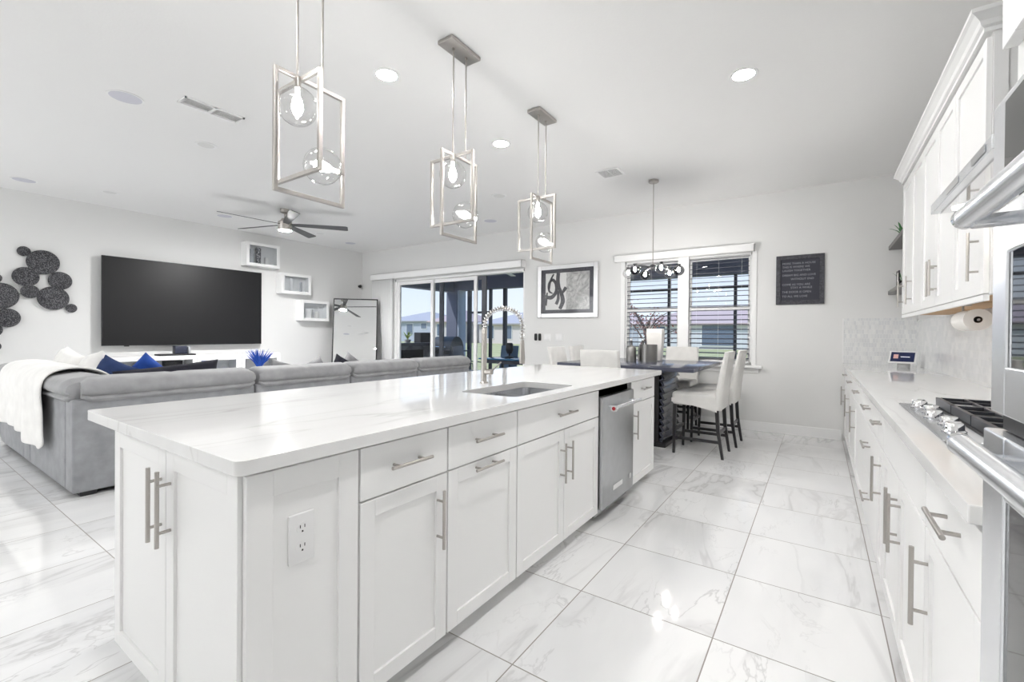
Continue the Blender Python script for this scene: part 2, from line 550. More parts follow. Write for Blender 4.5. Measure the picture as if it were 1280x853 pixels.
q = v_.build('vanes', TRIM, vb, smooth=True, angle=80)
md = q.modifiers.new('thick', 'SOLIDIFY'); md.thickness = .002

# ================================================================== OUTSIDE
struct(box(-14, 4, YB + .15, 11.0, -.13, -.03).build('ground_patio', CONC))
LAWN = struct(box(-90, 40, 11.0, 120, -.20, -.06).build('ground_lawn', GRASS))
lan = thing('lanai_roof', 'charcoal roof over the patio with corner pillar and dark screen posts outside', 'patio roof', (-4, 8.5, 2.5))
MB().box(-9.3, 4, YB + .15, 10.4, 2.86, 3.0).build('soffit', CHARC, lan)
MB().box(-9.2, 4, 10.0, 10.3, 2.52, 2.86).build('back_beam', CHARC, lan)
MB().box(-9.2, -8.9, YB + .16, 10.0, 2.48, 2.86).build('side_beam', CHARC, lan)
MB().box(-9.2, -8.8, 10.0, 10.34, -.03, 2.52).build('pillar', CHARC, lan)
PALE = mat('skylit_charcoal_stucco', (.50, .56, .66), .8)
MB().box(-8.8, -8.73, 10.02, 10.33, -.03, 2.52).build('pillar_lit_side', PALE, lan)  # pillar side lit by the sky, its light painted as a paler slab
for x, w in ((-8.44, .11), (-7.67, .07), (-7.17, .10), (-2.74, .055), (-1.42, .055), (-5.6, .06), (-4.2, .06)):
    MB().box(x - w / 2, x + w / 2, 10.12, 10.2, -.03, 2.52).build('screen_post', DKFR, lan)
MB().box(-3.9, 0, 10.12, 10.2, 2.24, 2.29).box(-4.2, 1, 10.12, 10.2, .70, .75).box(-8.4, -7.67, 10.12, 10.2, 1.84, 1.90).build('screen_rail', DKFR, lan)
MB().box(-9.16, -8.86, YB + .3, 10.0, .92, 1.0).build('side_rail', DKFR, lan)
lf = thing('patio_fan', 'white bladed ceiling fan under the patio roof, seen through the open door', 'ceiling fan', (-5.62, 8.0, 2.56))
MB().lathe([(.001, 0), (.07, .01), (.08, .05), (.05, .12), (.02, .14), (.02, .295), (.05, .30), (.001, .301)], (-5.62, 8.0, 2.56)).build('motor', TRIM, lf, smooth=True)
for k in range(4):
    a = k * pi / 2 + .35
    MB().box(.08, .62, -.06, .06, .03, .042).xf(Matrix.Translation((-5.62, 8.0, 2.56)) @ Matrix.Rotation(a, 4, 'Z')).build('blade', TRIM, lf, bevel=.005)

ok_ = thing('outdoor_counter', 'stone faced outdoor kitchen counter along the left side of the patio', 'outdoor kitchen', (-9.4, 8.6, 0))
MB().box(-9.75, -9.25, 7.4, 9.75, -.03, .93).build('stone_base', STONE, ok_)
MB().box(-9.80, -9.20, 7.35, 9.8, .93, .98).build('counter_slab', DARKW, ok_, bevel=.006)
MB().box(-9.25, -9.235, 8.2, 9.1, .45, .80).box(-9.235, -9.215, 8.25, 9.05, .72, .74).build('access_door', BLACK, ok_)
tag(MB().rbox(-9.68, -9.40, 9.15, 9.65, .98, 1.28, .02).build('storage_box', BLACK, origin=(-9.54, 9.4, .98)), 'black box at the far end of the outdoor stone counter', 'box')
def sprig(name, label, c, h, n, lm, pot=None, w=.05, cat='plant', spread=.6, potmat=None, pr=.07, ph=.12, origin=None):
    t = thing(name, label, cat, c)
    if pot:
        MB().lathe([(.001, 0), (pr * .75, 0), (pr, ph), (pr * .9, ph), (pr * .85, ph * .85), (.001, ph * .85)], c).build('pot', potmat, t, smooth=True, angle=50)
    zb = ph * .85 if pot else 0
    m_ = MB()
    rr = random.Random(len(label) * 7)
    for i in range(n):
        a = i * 2.399 + rr.uniform(-.3, .3)
        L = h * rr.uniform(.6, 1)
        sp_ = spread * rr.uniform(.25, 1)
        base = Vector((c[0] + .01 * cos(a), c[1] + .01 * sin(a), c[2] + zb))
        side = Vector((-sin(a), cos(a), 0))
        pts = []
        for t_ in (0, .3, .6, .85, 1):
            p = base + Vector((cos(a), sin(a), 0)) * (sp_ * L * t_ * t_) + Vector((0, 0, 1)) * L * (t_ - .25 * sp_ * t_ * t_)
            ww = w * (.35 + 1.3 * t_) * (1 - t_) ** .6 if t_ < 1 else .001
            pts.append((p - side * ww, p + Vector((cos(a), sin(a), 0)) * ww * .3, p + side * ww))
        vs = [q for r_ in pts for q in r_]
        fs = []
        for k in range(4):
            fs += [(k * 3, k * 3 + 1, k * 3 + 4, k * 3 + 3), (k * 3 + 1, k * 3 + 2, k * 3 + 5, k * 3 + 4)]
        m_.add(vs, fs)
    q = m_.build('leaves', lm, t, smooth=True, angle=80)
    md = q.modifiers.new('thick', 'SOLIDIFY'); md.thickness = .0015
    return t
sprig('potted_plant', 'lime green plant in grey pot on the outdoor stone counter', (-9.5, 8.75, .98), .28, 22, LEAF2, True, .022, potmat=CONC, pr=.09, ph=.1, spread=.9)
sprig('potted_plant', 'tall thin plant in square grey planter on the near end of the outdoor counter', (-9.5, 8.05, .98), .42, 16, LEAF, True, .012, potmat=HWALLS[0], pr=.14, ph=.2)

GX = -.14
gr = thing('barbecue_grill', 'dark barbecue grill with pale handle bar standing on the patio', 'grill', (-8.25, 9.25, -.03))
MB().rbox(-8.72, -7.98, 9.0, 9.55, .05, .82, .02).build('cabinet', DKFR, gr, smooth=True)
rings = []
for a in range(0, 181, 20):
    rings.append((9.28 - .28 * cos(radians(a)), .82 + .36 * sin(radians(a))))
MB().slab([rings], -8.70, -8.0, 'YZ').build('lid', DKFR, gr, smooth=True, angle=30)
MB().tube([(-8.62, 8.95, .89), (-8.12, 8.95, .89)], .018).box(-8.60, -8.58, 8.95, 9.05, .88, .90).box(-8.16, -8.14, 8.95, 9.05, .88, .90).build('lid_handle', CHROME, gr, smooth=True)
MB().box(-8.70, -8.0, 8.97, 9.0, .70, .80).build('control_panel', BLACK, gr)
MB().box(-8.0, -7.7, 9.05, 9.5, .78, .81).build('side_shelf', DKFR, gr)
for x in (-8.68, -8.05):
    MB().cyl((x, 9.05, -.03), (x, 9.05, .06), .03).build('caster', BLACK, gr)

gr.location.x += GX
pt = thing('patio_table', 'patio table with blue glass top outside the open sliding door', 'table', (-5.95, 8.6, -.03))
MB().rbox(-6.60, -5.30, 8.15, 9.05, .70, .73, .012).build('tabletop', BLUEGL, pt, smooth=True)
for x in (-6.52, -5.38):
    for y in (8.23, 8.97):
        MB().box(x - .025, x + .025, y - .025, y + .025, -.03, .70).build('leg', DKFR, pt)
for y in (8.2, 8.95): MB().box(-6.49, -5.41, y, y + .05, .62, .70).build('apron', DKFR, pt)
ln = thing('lantern', 'black bell shaped lantern on the blue patio table', 'lantern', (-5.83, 8.8, .73))
MB().lathe([(.001, 0), (.10, 0), (.10, .02), (.02, .04), (.02, .09), (.001, .09)], (-5.83, 8.8, .73)).build('base', BLACK, ln, smooth=True)
MB().lathe([(.001, .09), (.05, .09), (.085, .17), (.08, .30), (.06, .33), (.001, .33)], (-5.83, 8.8, .73)).build('shade', BLACK, ln, smooth=True)
pt.location += Vector((.40, -.38, 0)); ln.location += Vector((.10, -.50, 0))
def patio_chair(c, rz, m_, label):
    t = thing('patio_chair', label, 'chair', (0, 0, 0))
    MB().rbox(-.24, .24, -.24, .24, .40, .44, .015).build('seat', m_, t, smooth=True)
    p = MB().rbox(-.24, .24, -.015, .015, .0, .58, .012)
    p.xf(Matrix.Translation((0, .24, .43)) @ Matrix.Rotation(radians(-12), 4, 'X'))
    p.build('backrest', m_, t, smooth=True)
    for sx in (-1, 1):
        for y in (-.22, .22):
            MB().tube([(sx * .23, y, 0), (sx * .23, y, .42)], .013, 8).build('leg', DKFR, t)
        MB().tube([(sx * .25, -.22, .4), (sx * .26, -.2, .62), (sx * .26, .25, .64)], .013, 8).build('armrest', DKFR, t)
    t.location = c; t.rotation_euler = (0, 0, rz)
patio_chair((-6.35, 8.95, -.03), .15, BLUEM, 'blue mesh patio chair behind the blue table')
patio_chair((-6.65, 8.05, -.03), 1.75, DKFR, 'dark patio chair at the left end of the blue table')
patio_chair((-4.55, 8.9, -.03), -1.3, DKFR, 'dark patio chair at the right end of the blue table')

def house(label, x0, x1, y0, y1, ze, zr, wm, rm, wins):
    t = thing('house', label, 'house', ((x0 + x1) / 2, y0, -.06), 'houses beyond the lawn')
    MB().box(x0, x1, y0, y1, -.06, ze).build('walls', wm, t)
    o_ = .45
    xa, xb, ya, yb_ = x0 - o_, x1 + o_, y0 - o_, y1 + o_
    d = min(xb - xa, yb_ - ya) / 2 * .95
    MB().add([(xa, ya, ze), (xb, ya, ze), (xb, yb_, ze), (xa, yb_, ze), (xa + d, (ya + yb_) / 2, zr), (xb - d, (ya + yb_) / 2, zr),
              (xa, ya, ze - .15), (xb, ya, ze - .15), (xb, yb_, ze - .15), (xa, yb_, ze - .15)],
             [(0, 1, 5, 4), (1, 2, 5), (2, 3, 4, 5), (3, 0, 4), (6, 7, 1, 0), (7, 8, 2, 1), (8, 9, 3, 2), (9, 6, 0, 3), (6, 9, 8, 7)]).build('roof', rm, t)
    for wx, wz, ww, wh in wins:
        q = MB().box(x0 + wx - .08, x0 + wx + ww + .08, y0 - .06, y0 + .02, wz - .08, wz + wh + .08).build('window', TRIM, t)
        MB().box(x0 + wx, x0 + wx + ww, y0 - .08, y0 - .05, wz, wz + wh).build('pane', HWIN, q)
house('grey house beyond the lawn, seen through the left door panel', -57.5, -47.2, 48, 58, 3.1, 4.7, HWALLS[0], HROOF2, [(2.2, 1.0, 1.3, 1.6), (5.2, 1.0, 1.3, 1.6), (8.3, 1.9, 1.1, .8)])
house('cream house with pinkish roof seen beside the patio pillar', -45.2, -39.8, 46, 54, 2.9, 4.6, HWALLS[1], HROOF, [(1.2, .9, 1.2, 1.6), (3.4, .9, 1.2, 1.6)])
house('cream house with brown roof behind the patio screen posts', -38.2, -26.5, 48, 58, 2.6, 4.4, HWALLS[1], HROOF2, [(1.5, .6, 1.0, 1.7), (4.4, .6, 1.0, 1.7), (8.3, .6, 1.3, 1.7)])
house('small grey house seen through the left half of the window', -21.5, -16.9, 50, 57, 2.5, 3.9, HWALLS[0], HROOF, [(1.6, .6, 1.4, 1.5)])
house('white house with pale roof seen through the right half of the window', -15.5, -2.0, 46, 56, 2.4, 4.3, HWALLS[2], HROOF, [(1.5, .4, 1.2, 1.7), (6.2, .3, 2.9, 1.9), (10.6, .5, 1.2, 1.5)])
struct(MB().box(-90, 40, 70, 72, -.06, 2.2).build('hedge_line', mat('far_hedge', (.06, .09, .05), .9)))
tr = thing('red_leaf_tree', 'small tree with sparse reddish leaves outside the left half of the window', 'tree', (-4.3, 13.5, -.06))
bk = MB(); bk.tube([(-4.3, 13.5, -.06), (-4.28, 13.5, .8), (-4.33, 13.5, 1.4)], [.07, .055, .045], 8)
lv = MB(); rr = random.Random(5)
for i in range(16):
    a = rr.uniform(0, 2 * pi); L = rr.uniform(.6, 1.2)
    p0 = Vector((-4.3, 13.5, rr.uniform(.8, 1.4)))
    p2 = p0 + Vector((cos(a) * L * .8, sin(a) * L * .5, L * rr.uniform(.5, 1.1)))
    p1 = (p0 + p2) / 2 + Vector((0, 0, .12))
    bk.tube([p0, p1, p2], [.03, .02, .008], 6)
    for k in range(26):
        t_ = rr.uniform(.35, 1.05)
        c = p0.lerp(p2, t_) + Vector((rr.gauss(0, .10), rr.gauss(0, .10), rr.gauss(0, .09)))
        e1 = Vector((rr.gauss(0, 1), rr.gauss(0, 1), rr.gauss(0, 1))).normalized() * .045
        e2 = Vector((rr.gauss(0, 1), rr.gauss(0, 1), rr.gauss(0, 1))).normalized() * .03
        lv.add([c - e1, c + e2, c + e1, c - e2], [(0, 1, 2, 3)])
bk.build('trunk', mat('bark', (.12, .08, .07), .9), tr, smooth=True)
lv.build('foliage', mat('red_leaf', (.30, .12, .10), .7), tr)

# ================================================================== KITCHEN HELPERS
def shaker(ax, face, sgn, u0, u1, z0, z1, w=.058, flat=False):
    """door leaf on the carcass plane `face`, 2 cm proud towards sgn"""
    m_ = MB()
    def bx(d0, d1, a0, a1, b0, b1):
        p, q = face + sgn * d0, face + sgn * d1
        if ax == 'X': m_.box(p, q, a0, a1, b0, b1)
        else: m_.box(a0, a1, p, q, b0, b1)
    if flat:
        bx(.001, .02, u0, u1, z0, z1)
    else:
        bx(.001, .011, u0 + w * .9, u1 - w * .9, z0 + w * .9, z1 - w * .9)
        bx(.001, .02, u0, u0 + w, z0, z1); bx(.001, .02, u1 - w, u1, z0, z1)
        bx(.001, .02, u0 + w, u1 - w, z0, z0 + w); bx(.001, .02, u0 + w, u1 - w, z1 - w, z1)
    return m_
def pull(ax, face, sgn, u, z, L, vertical, parent, name='handle', out=.036, r=.0062):
    """bar pull in front of a leaf whose outer face is `face`"""
    m_ = MB()
    def P(d, a, b):
        return (face + sgn * d, a, b) if ax == 'X' else (a, face + sgn * d, b)
    du, dz = (0, L / 2) if vertical else (L / 2, 0)
    m_.cyl(P(out, u - du, z - dz), P(out, u + du, z + dz), r, n=12)
    for s_ in (-.62, .62):
        m_.cyl(P(0, u + du * s_, z + dz * s_), P(out, u + du * s_, z + dz * s_), r * .8, n=10)
    return m_.build(name, NICKEL, parent, smooth=True)
def unit(name, label, cat, ax, face, sgn, depth, u0, u1, zb, zt, fronts, group=None, toe=True, gap=.0025):
    """cabinet: carcass + fronts; each front = (kind, a0, a1, z0, z1, handle) with handle (u, z, L, vertical) or None"""
    back = face - sgn * depth
    loc = (face, (u0 + u1) / 2, zb if not toe else 0) if ax == 'X' else ((u0 + u1) / 2, face, zb if not toe else 0)
    t = thing(name, label, cat, loc, group)
    m_ = MB()
    def bx(p, q, a0, a1, b0, b1):
        if ax == 'X': m_.box(p, q, a0, a1, b0, b1)
        else: m_.box(a0, a1, p, q, b0, b1)
    bx(face, back, u0, u1, zb, zt)
    if toe: bx(face - sgn * .065, back, u0, u1, 0, zb)
    m_.build('body', WHITE, t)
    for kind, a0, a1, z0, z1, hd in fronts:
        d = shaker(ax, face, sgn, a0 + gap, a1 - gap, z0, z1, flat=(kind in ('drawer', 'false_front'))).build(kind, WHITE, t, bevel=.0015)
        if hd: pull(ax, face + sgn * .02, sgn, hd[0], hd[1], hd[2], hd[3], d)
    return t

# ================================================================== ISLAND
IF = -1.235                                   # carcass plane, doors reach -1.215
ZD, ZT = .07, .905
IB = -2.20
t = thing('island_end_cabinet', 'white island end cabinet with two end doors and an outlet on its side', 'cabinet', (-1.7, .74, 0))
MB().box(IB, IF - .035, .58, .63, .09, ZT).box(IB, IF, .63, .916, .09, ZT).box(IB + .06, IF - .06, .64, .916, 0, .09).build('body', WHITE, t)
for a0, a1, hx in ((IB, -1.708, -1.742), (-1.704, IF - .002, -1.668)):
    d = shaker('Y', .58, -1, a0, a1, .09, ZT - .012).build('door', WHITE, t, bevel=.0015)
    pull('Y', .56, -1, hx, .72, .235, True, d)
d = shaker('X', IF, 1, .572, .914, ZD, ZT - .012, w=.07).build('side_panel', WHITE, t, bevel=.0015)
o_ = MB().rbox(-1.224, -1.216, .686, .764, .612, .752, .003).build('outlet', WHITEP, d, smooth=True)
s_ = MB()
for z in (.655, .709):
    s_.lathe([(.001, 0), (.017, 0), (.017, .002), (.001, .002)], (-1.2162, .725, z), 20, 'X')
s_.build('receptacle', WHITEP, o_, smooth=True)
s_ = MB()
for z in (.655, .709):
    s_.box(-1.2143, -1.2138, .717, .7195, z + .001, z + .010).box(-1.2143, -1.2138, .7305, .733, z + .001, z + .010)
    s_.box(-1.2143, -1.2138, .7225, .7275, z - .011, z - .006)
s_.build('slots', BLACK, o_)
DZ0, DZ1 = .722, ZT - .012                    # drawer band
ID = .95
unit('island_base_cabinet', 'white island cabinet with one drawer over one door, next to the outlet panel', 'cabinet', 'X', IF, 1, ID, .92, 1.333, .085, ZT,
     [('drawer', .92, 1.333, DZ0, DZ1, (1.118, .812, .19, False)), ('door', .92, 1.333, ZD, DZ0 - .006, (1.277, .553, .225, True))])
unit('island_bin_cabinet', 'white island cabinet whose drawer and lower door both have level handles', 'cabinet', 'X', IF, 1, ID, 1.337, 1.832, .085, ZT,
     [('drawer', 1.337, 1.832, DZ0, DZ1, (1.573, .815, .195, False)), ('pullout_door', 1.337, 1.832, ZD, DZ0 - .006, (1.573, .692, .195, False))])
unit('island_sink_cabinet', 'white island cabinet with a wide front over a pair of doors, under the sink', 'cabinet', 'X', IF, 1, ID, 1.836, 2.818, .085, .70,
     [('false_front', 1.836, 2.818, DZ0, DZ1, (2.32, .815, .215, False)), ('door', 1.836, 2.327, ZD, DZ0 - .006, (2.283, .535, .225, True)), ('door', 2.327, 2.818, ZD, DZ0 - .006, (2.371, .535, .225, True))])
unit('island_far_cabinet', 'narrow white island cabinet at the far end past the dishwasher', 'cabinet', 'X', IF, 1, ID, 3.452, 4.05, .085, ZT,
     [('drawer', 3.452, 4.05, DZ0, DZ1, (3.75, .822, .19, False)), ('door', 3.452, 4.05, ZD, DZ0 - .006, (3.515, .55, .225, True))])
DWST = brushed('dishwasher_steel', (.50, .51, .52), .3, (60, 1, 1))
t = thing('dishwasher', 'stainless dishwasher with bar handle built into the island', 'dishwasher', (IF, 3.13, 0))
MB().box(IF - .56, IF - .01, 2.835, 3.435, .02, .885).build('tub', STEELD, t)
MB().box(IF - .05, IF - .01, 2.83, 3.44, .82, .893).build('control_strip', BLACKGL, t)
d = MB().rbox(IF - .008, IF + .045, 2.832, 3.438, .085, .845, .006, 2).build('door', DWST, t, smooth=True)
h_ = MB(); h_.cyl((-1.125, 2.875, .775), (-1.125, 3.395, .775), .0125, n=16)
for y in (2.93, 3.34): h_.cyl((-1.19, y, .775), (-1.125, y, .775), .009, n=12)
h_ = h_.build('handle', STEEL, d, smooth=True)
MB().lathe([(.001, 0), (.022, 0), (.024, .012), (.017, .018), (.001, .018)], (-1.125, 2.857, .775), 20, 'Y').build('end_cap', CHROME, h_, smooth=True)
RED = mat('red_enamel', (.45, .02, .03), .3)
MB().lathe([(.001, 0), (.012, 0), (.012, .002), (.001, .002)], (-1.125, 2.8545, .775), 18, 'Y').build('medallion', RED, h_, smooth=True)
MB().rbox(-1.189, -1.186, 3.02, 3.20, .17, .205, .0012, 1).build('badge', WHITEP, d)
MB().lathe([(.001, 0), (.02, 0), (.02, .004), (.001, .004)], (-1.189, 3.36, .19), 18, 'X').build('sticker', WHITEP, d, smooth=True)
MB().box(IF - .03, IF - .02, 2.835, 3.435, .02, .085).build('kick_plate', BLACK, t)

def rounded(x0, x1, y0, y1, r, n=6):
    pts = []
    for cx, cy, a0 in ((x1 - r, y1 - r, 0), (x0 + r, y1 - r, 90), (x0 + r, y0 + r, 180), (x1 - r, y0 + r, 270)):
        for k in range(n + 1):
            a = radians(a0 + 90 * k / n)
            pts.append((cx + r * cos(a), cy + r * sin(a)))
    return pts
SK = (-1.655, -1.275, 1.90, 2.58)
top = MB().slab([rounded(-2.46, -1.184, .535, 4.18, .028), rounded(*SK, .05)[::-1]], .907, CT)
tag(top.build('island_worktop', QUARTZ, origin=(-1.82, 2.36, .907), bevel=.003, smooth=True, angle=30), 'long white quartz worktop with grey veins on the kitchen island', 'worktop')
t = thing('kitchen_sink', 'undermounted double bowl stainless sink in the island worktop', 'sink', (-1.465, 2.24, .705))
for y0, y1, nm in ((1.885, 2.215, 'bowl'), (2.245, 2.595, 'bowl')):
    x0, x1 = -1.67, -1.26
    rings = []
    for z, ins, r in ((.905, 0, .055), (.74, .008, .055), (.715, .03, .06)):
        rings.append([(x, y, z) for x, y in rounded(x0 + ins, x1 - ins, y0 + ins, y1 - ins, r)])
    m_ = MB().loft(rings, caps=False)
    n_ = len(rings[0])
    m_.f.append(tuple(range(2 * n_, 3 * n_)))
    q = m_.build(nm, STEELD, t, smooth=True)
    MB().lathe([(.001, 0), (.04, 0), (.045, .003), (.001, .004)], ((x0 + x1) / 2, (y0 + y1) / 2, .7155), 20).build('drain', CHROME, q, smooth=True)
MB().rbox(-1.67, -1.26, 2.213, 2.247, .86, .90, .012).build('divider', STEELD, t, smooth=True)

t = thing('kitchen_faucet', 'tall chrome spring neck faucet standing behind the island sink', 'faucet', (-1.81, 2.33, CT))
MB().lathe([(.001, 0), (.028, 0), (.028, .004), (.0185, .012), (.0185, .352), (.014, .36), (.001, .36)], (-1.81, 2.33, CT)).build('column', NICKEL, t, smooth=True)
arc = [(-1.81, 2.33, 1.30)]
for k in range(0, 25):
    a = pi - pi * k / 24
    arc.append((-1.662 + .148 * cos(a), 2.33, 1.325 + .105 * sin(a)))
arc.append((-1.514, 2.33, 1.22))
MB().tube(arc, .0065, 8).build('hose', NICKEL, t, smooth=True)
sp_ = []
import itertools
tot = 0; L_ = [0]
for a, b in zip(arc, arc[1:]):
    tot += (Vector(b) - Vector(a)).length; L_.append(tot)
NT = 26
for i in range(NT * 10 + 1):
    d_ = tot * i / (NT * 10)
    k = max(j for j in range(len(L_)) if L_[j] <= d_ + 1e-9); k = min(k, len(arc) - 2)
    f_ = (d_ - L_[k]) / (L_[k + 1] - L_[k])
    p = Vector(arc[k]).lerp(Vector(arc[k + 1]), f_)
    tg = (Vector(arc[k + 1]) - Vector(arc[k])).normalized()
    n1 = Vector((0, 1, 0)); n2 = tg.cross(n1)
    a = 2 * pi * i / 10
    sp_.append(p + (n1 * cos(a) + n2 * sin(a)) * .0145)
MB().tube(sp_, .0034, 5).build('spring', CHROME, t, smooth=True)
MB().lathe([(.001, 0), (.016, 0), (.019, .03), (.014, .12), (.011, .15), (.001, .15)], (-1.514, 2.33, 1.085)).build('spray_head', NICKEL, t, smooth=True)
MB().lathe([(.001, 0), (.017, 0), (.017, .05), (.001, .05)], (-1.795, 2.33, 1.02), 16, 'X').tube([(-1.752, 2.33, 1.02), (-1.74, 2.34, 1.04), (-1.70, 2.37, 1.085)], [.007, .006, .005], 8).build('lever', NICKEL, t, smooth=True)

# ================================================================== RIGHT HAND RUN
RF, RD = .282, .636
def run(label, u0, u1, fronts, name='base_cabinet', zt=.905):
    return unit(name, label, 'cabinet', 'X', RF, -1, RD, u0, u1, .085, zt, fronts)
HZ, HL = .553, .225
run('white base cabinet with drawer over door, beside the wall oven', 1.205, 1.768, [('drawer', 1.205, 1.768, DZ0, DZ1, (1.44, .832, .20, False)), ('door', 1.205, 1.768, ZD, DZ0 - .006, (1.722, HZ, HL, True))])
run('white base cabinet with a pair of doors, under the gas cooktop', 1.772, 2.806, [('false_front', 1.772, 2.806, DZ0, DZ1, None), ('door', 1.772, 2.289, ZD, DZ0 - .006, (2.245, HZ, HL, True)), ('door', 2.289, 2.806, ZD, DZ0 - .006, (2.333, HZ, HL, True))], zt=.90)
run('very narrow white pull-out base cabinet just past the cooktop', 2.81, 3.06, [('drawer', 2.81, 3.06, DZ0, DZ1, (2.935, .832, .12, False)), ('door', 2.81, 3.06, ZD, DZ0 - .006, (2.90, HZ, HL, True))])
run('white base cabinet with a stack of three drawers on the right hand run', 3.064, 4.0, [('drawer', 3.064, 4.0, DZ0, DZ1, (3.54, .832, .21, False)), ('drawer', 3.064, 4.0, .40, DZ0 - .006, (3.54, .60, .21, False)), ('drawer', 3.064, 4.0, ZD, .394, (3.54, .28, .21, False))])
for lab, a, b_ in (('white base cabinet next to the three drawer stack, towards the back wall', 4.004, 4.93), ('white base cabinet second from the back wall on the right hand run', 4.934, 5.86), ('white base cabinet on the right hand run touching the back wall', 5.864, 6.785)):
    mid = (a + b_) / 2
    run(lab, a, b_, [('drawer', a, b_, DZ0, DZ1, (mid, .832, .21, False)), ('door', a, b_, ZD, DZ0 - .006, (b_ - .06, HZ, HL, True))])
CKX0, CKX1, CKY0, CKY1 = .318, .83, 1.905, 2.825
top = MB().slab([[(.242, 1.222), (.918, 1.222), (.918, 6.797), (.242, 6.797)]], .907, CT)
tag(top.build('kitchen_worktop', QUARTZ, origin=(.58, 4.0, .907), bevel=.003), 'white quartz worktop running along the right wall to the back corner', 'worktop')
BS1 = tile_material('marble_brick_tile', 1, 2, .076, .051, .5, ((.74, .75, .76), (.86, .86, .85)), (.80, .80, .79))
BS2 = tile_material('marble_mosaic_tile', 0, 2, .026, .052, .5, ((.68, .69, .70), (.87, .87, .85)), (.82, .82, .81))
b1 = MB().box(.911, .919, 1.10, 6.79, CT + .0005, 1.456).box(.911, .919, 1.10, 2.83, 1.456, 1.86)
struct(b1.build('wall_right_backsplash', BS1))
struct(MB().box(.245, .911, 6.791, 6.7995, CT + .0005, 1.487).build('wall_back_backsplash', BS2))
struct(MB().box(.232, .245, 6.787, 6.7995, CT + .0005, 1.487).build('trim_1', TRIM, bevel=.002))
tag(MB().rbox(.904, .9105, 4.05, 4.13, 1.13, 1.25, .003).build('wall_outlet', WHITEP, origin=(.91, 4.09, 1.19)), 'white outlet plate on the marble backsplash of the right wall', 'outlet')

# cooktop
t = thing('gas_cooktop', 'stainless gas cooktop with black grates set in the right worktop', 'cooktop', (.57, 2.36, CT))
MB().rbox(CKX0, CKX1, CKY0, CKY1, CT + .0005, CT + .009, .003, 2).build('base_plate', STEELD, t, smooth=True)
MB().rbox(CKX0 + .115, CKX1 - .02, CKY0 + .02, CKY1 - .02, CT + .009, CT + .013, .0015, 1).build('burner_tray', BLACK, t)
for i in range(5):
    y = 2.06 + i * .155
    k = MB().lathe([(.001, 0), (.032, 0), (.033, .005), (.027, .009), (.026, .028), (.023, .032), (.001, .032)], (CKX0 + .058 + (.012 if i % 2 else -.004), y, CT + .009), 22)
    k.box(CKX0 + .045, CKX0 + .072, y - .004, y + .004, CT + .040, CT + .046)
    k.build('knob', CHROME, t, smooth=True)
gy = (CKY1 - CKY0 - .05) / 3
for i in range(3):
    y0 = CKY0 + .025 + i * gy; y1 = y0 + gy - .006
    x0, x1 = CKX0 + .125, CKX1 - .03
    z0, z1 = CT + .036, CT + .050
    m_ = MB()
    m_.box(x0, x0 + .016, y0, y1, CT + .014, z1).box(x1 - .014, x1, y0, y1, z0, z1).box(x0, x1, y0, y0 + .014, z0, z1).box(x0, x1, y1 - .014, y1, z0, z1)
    for f_ in (.27, .5, .73):
        m_.box(x0 + (x1 - x0) * f_ - .006, x0 + (x1 - x0) * f_ + .006, y0, y1, z0 + .002, z1)
    m_.box(x0, x1, (y0 + y1) / 2 - .006, (y0 + y1) / 2 + .006, z0 + .002, z1)
    for x in (x0 + .01, x1 - .01):
        for y in (y0 + .01, y1 - .01): m_.box(x - .008, x + .008, y - .008, y + .008, CT + .012, z0)
    m_.build('grate', CAST, t, bevel=.002)
for x in (.56, .72):
    for i in range(3):
        if i == 1 and x > .6: continue
        y = CKY0 + .025 + (i + .5) * gy
        MB().lathe([(.001, 0), (.045, 0), (.045, .01), (.03, .012), (.03, .018), (.001, .018)], (x if i != 1 else .64, y, CT + .013), 22).build('burner', CAST, t, smooth=True)

# upper cabinets
UF, UZ0, UZ1 = .62, 1.462, 2.62
def upper(label, u0, u1, doors):
    t = unit('upper_cabinet', label, 'cabinet', 'X', UF, -1, .295, u0, u1, UZ0, UZ1, [('door', a, b_, UZ0 + .004, UZ1 - .02, h_) for a, b_, h_ in doors], toe=False)
    return t
U = [upper('white single door wall cabinet closest to the range hood', 2.835, 3.392, [(2.835, 3.392, (2.917, 1.642, .225, True))]),
     upper('white double door wall cabinet in the middle of the upper row', 3.394, 4.31, [(3.394, 3.852, (3.805, 1.642, .225, True)), (3.852, 4.31, (3.895, 1.642, .225, True))]),
     upper('white double door wall cabinet beside the floating corner shelves', 4.312, 5.24, [(4.312, 4.776, (4.73, 1.642, .225, True)), (4.776, 5.24, (5.16, 1.642, .225, True))])]
RAWW = mat('raw_plywood', (.52, .33, .17), .6)
for t, (a, b_) in zip(U, ((2.835, 3.392), (3.394, 4.31), (4.312, 5.24))):
    MB().box(.64, .905, a + .02, b_ - .02, UZ0 - .003, UZ0 - .0005).build('underside', RAWW, t)
    MB().box(.60, .62, a, b_, UZ0 - .028, UZ0 - .001).build('light_rail', WHITE, t)
prof = [(0, 0), (.012, 0), (.012, .018), (.024, .026), (.030, .045), (.050, .066), (.062, .074), (.062, .092), (0, .092)]
m_ = MB()
ys = (2.835, 5.24)
def crown_ring(y, dy):
    return [(.60 - d, y + dy * d, UZ1 + .0005 + h) for d, h in prof]
m_.loft([crown_ring(2.835, -1), crown_ring(5.24, 1)])
m_.loft([[(.905, 2.835 - d, UZ1 + .0005 + h) for d, h in prof], [(.60 - d, 2.835 - d, UZ1 + .0005 + h) for d, h in prof]])
m_.loft([[(.905, 5.24 + d, UZ1 + .0005 + h) for d, h in prof], [(.60 - d, 5.24 + d, UZ1 + .0005 + h) for d, h in prof]])
tag(m_.build('crown_molding', WHITE, origin=(.6, 4.0, UZ1)), 'white crown molding along the top of the wall cabinets', 'molding')
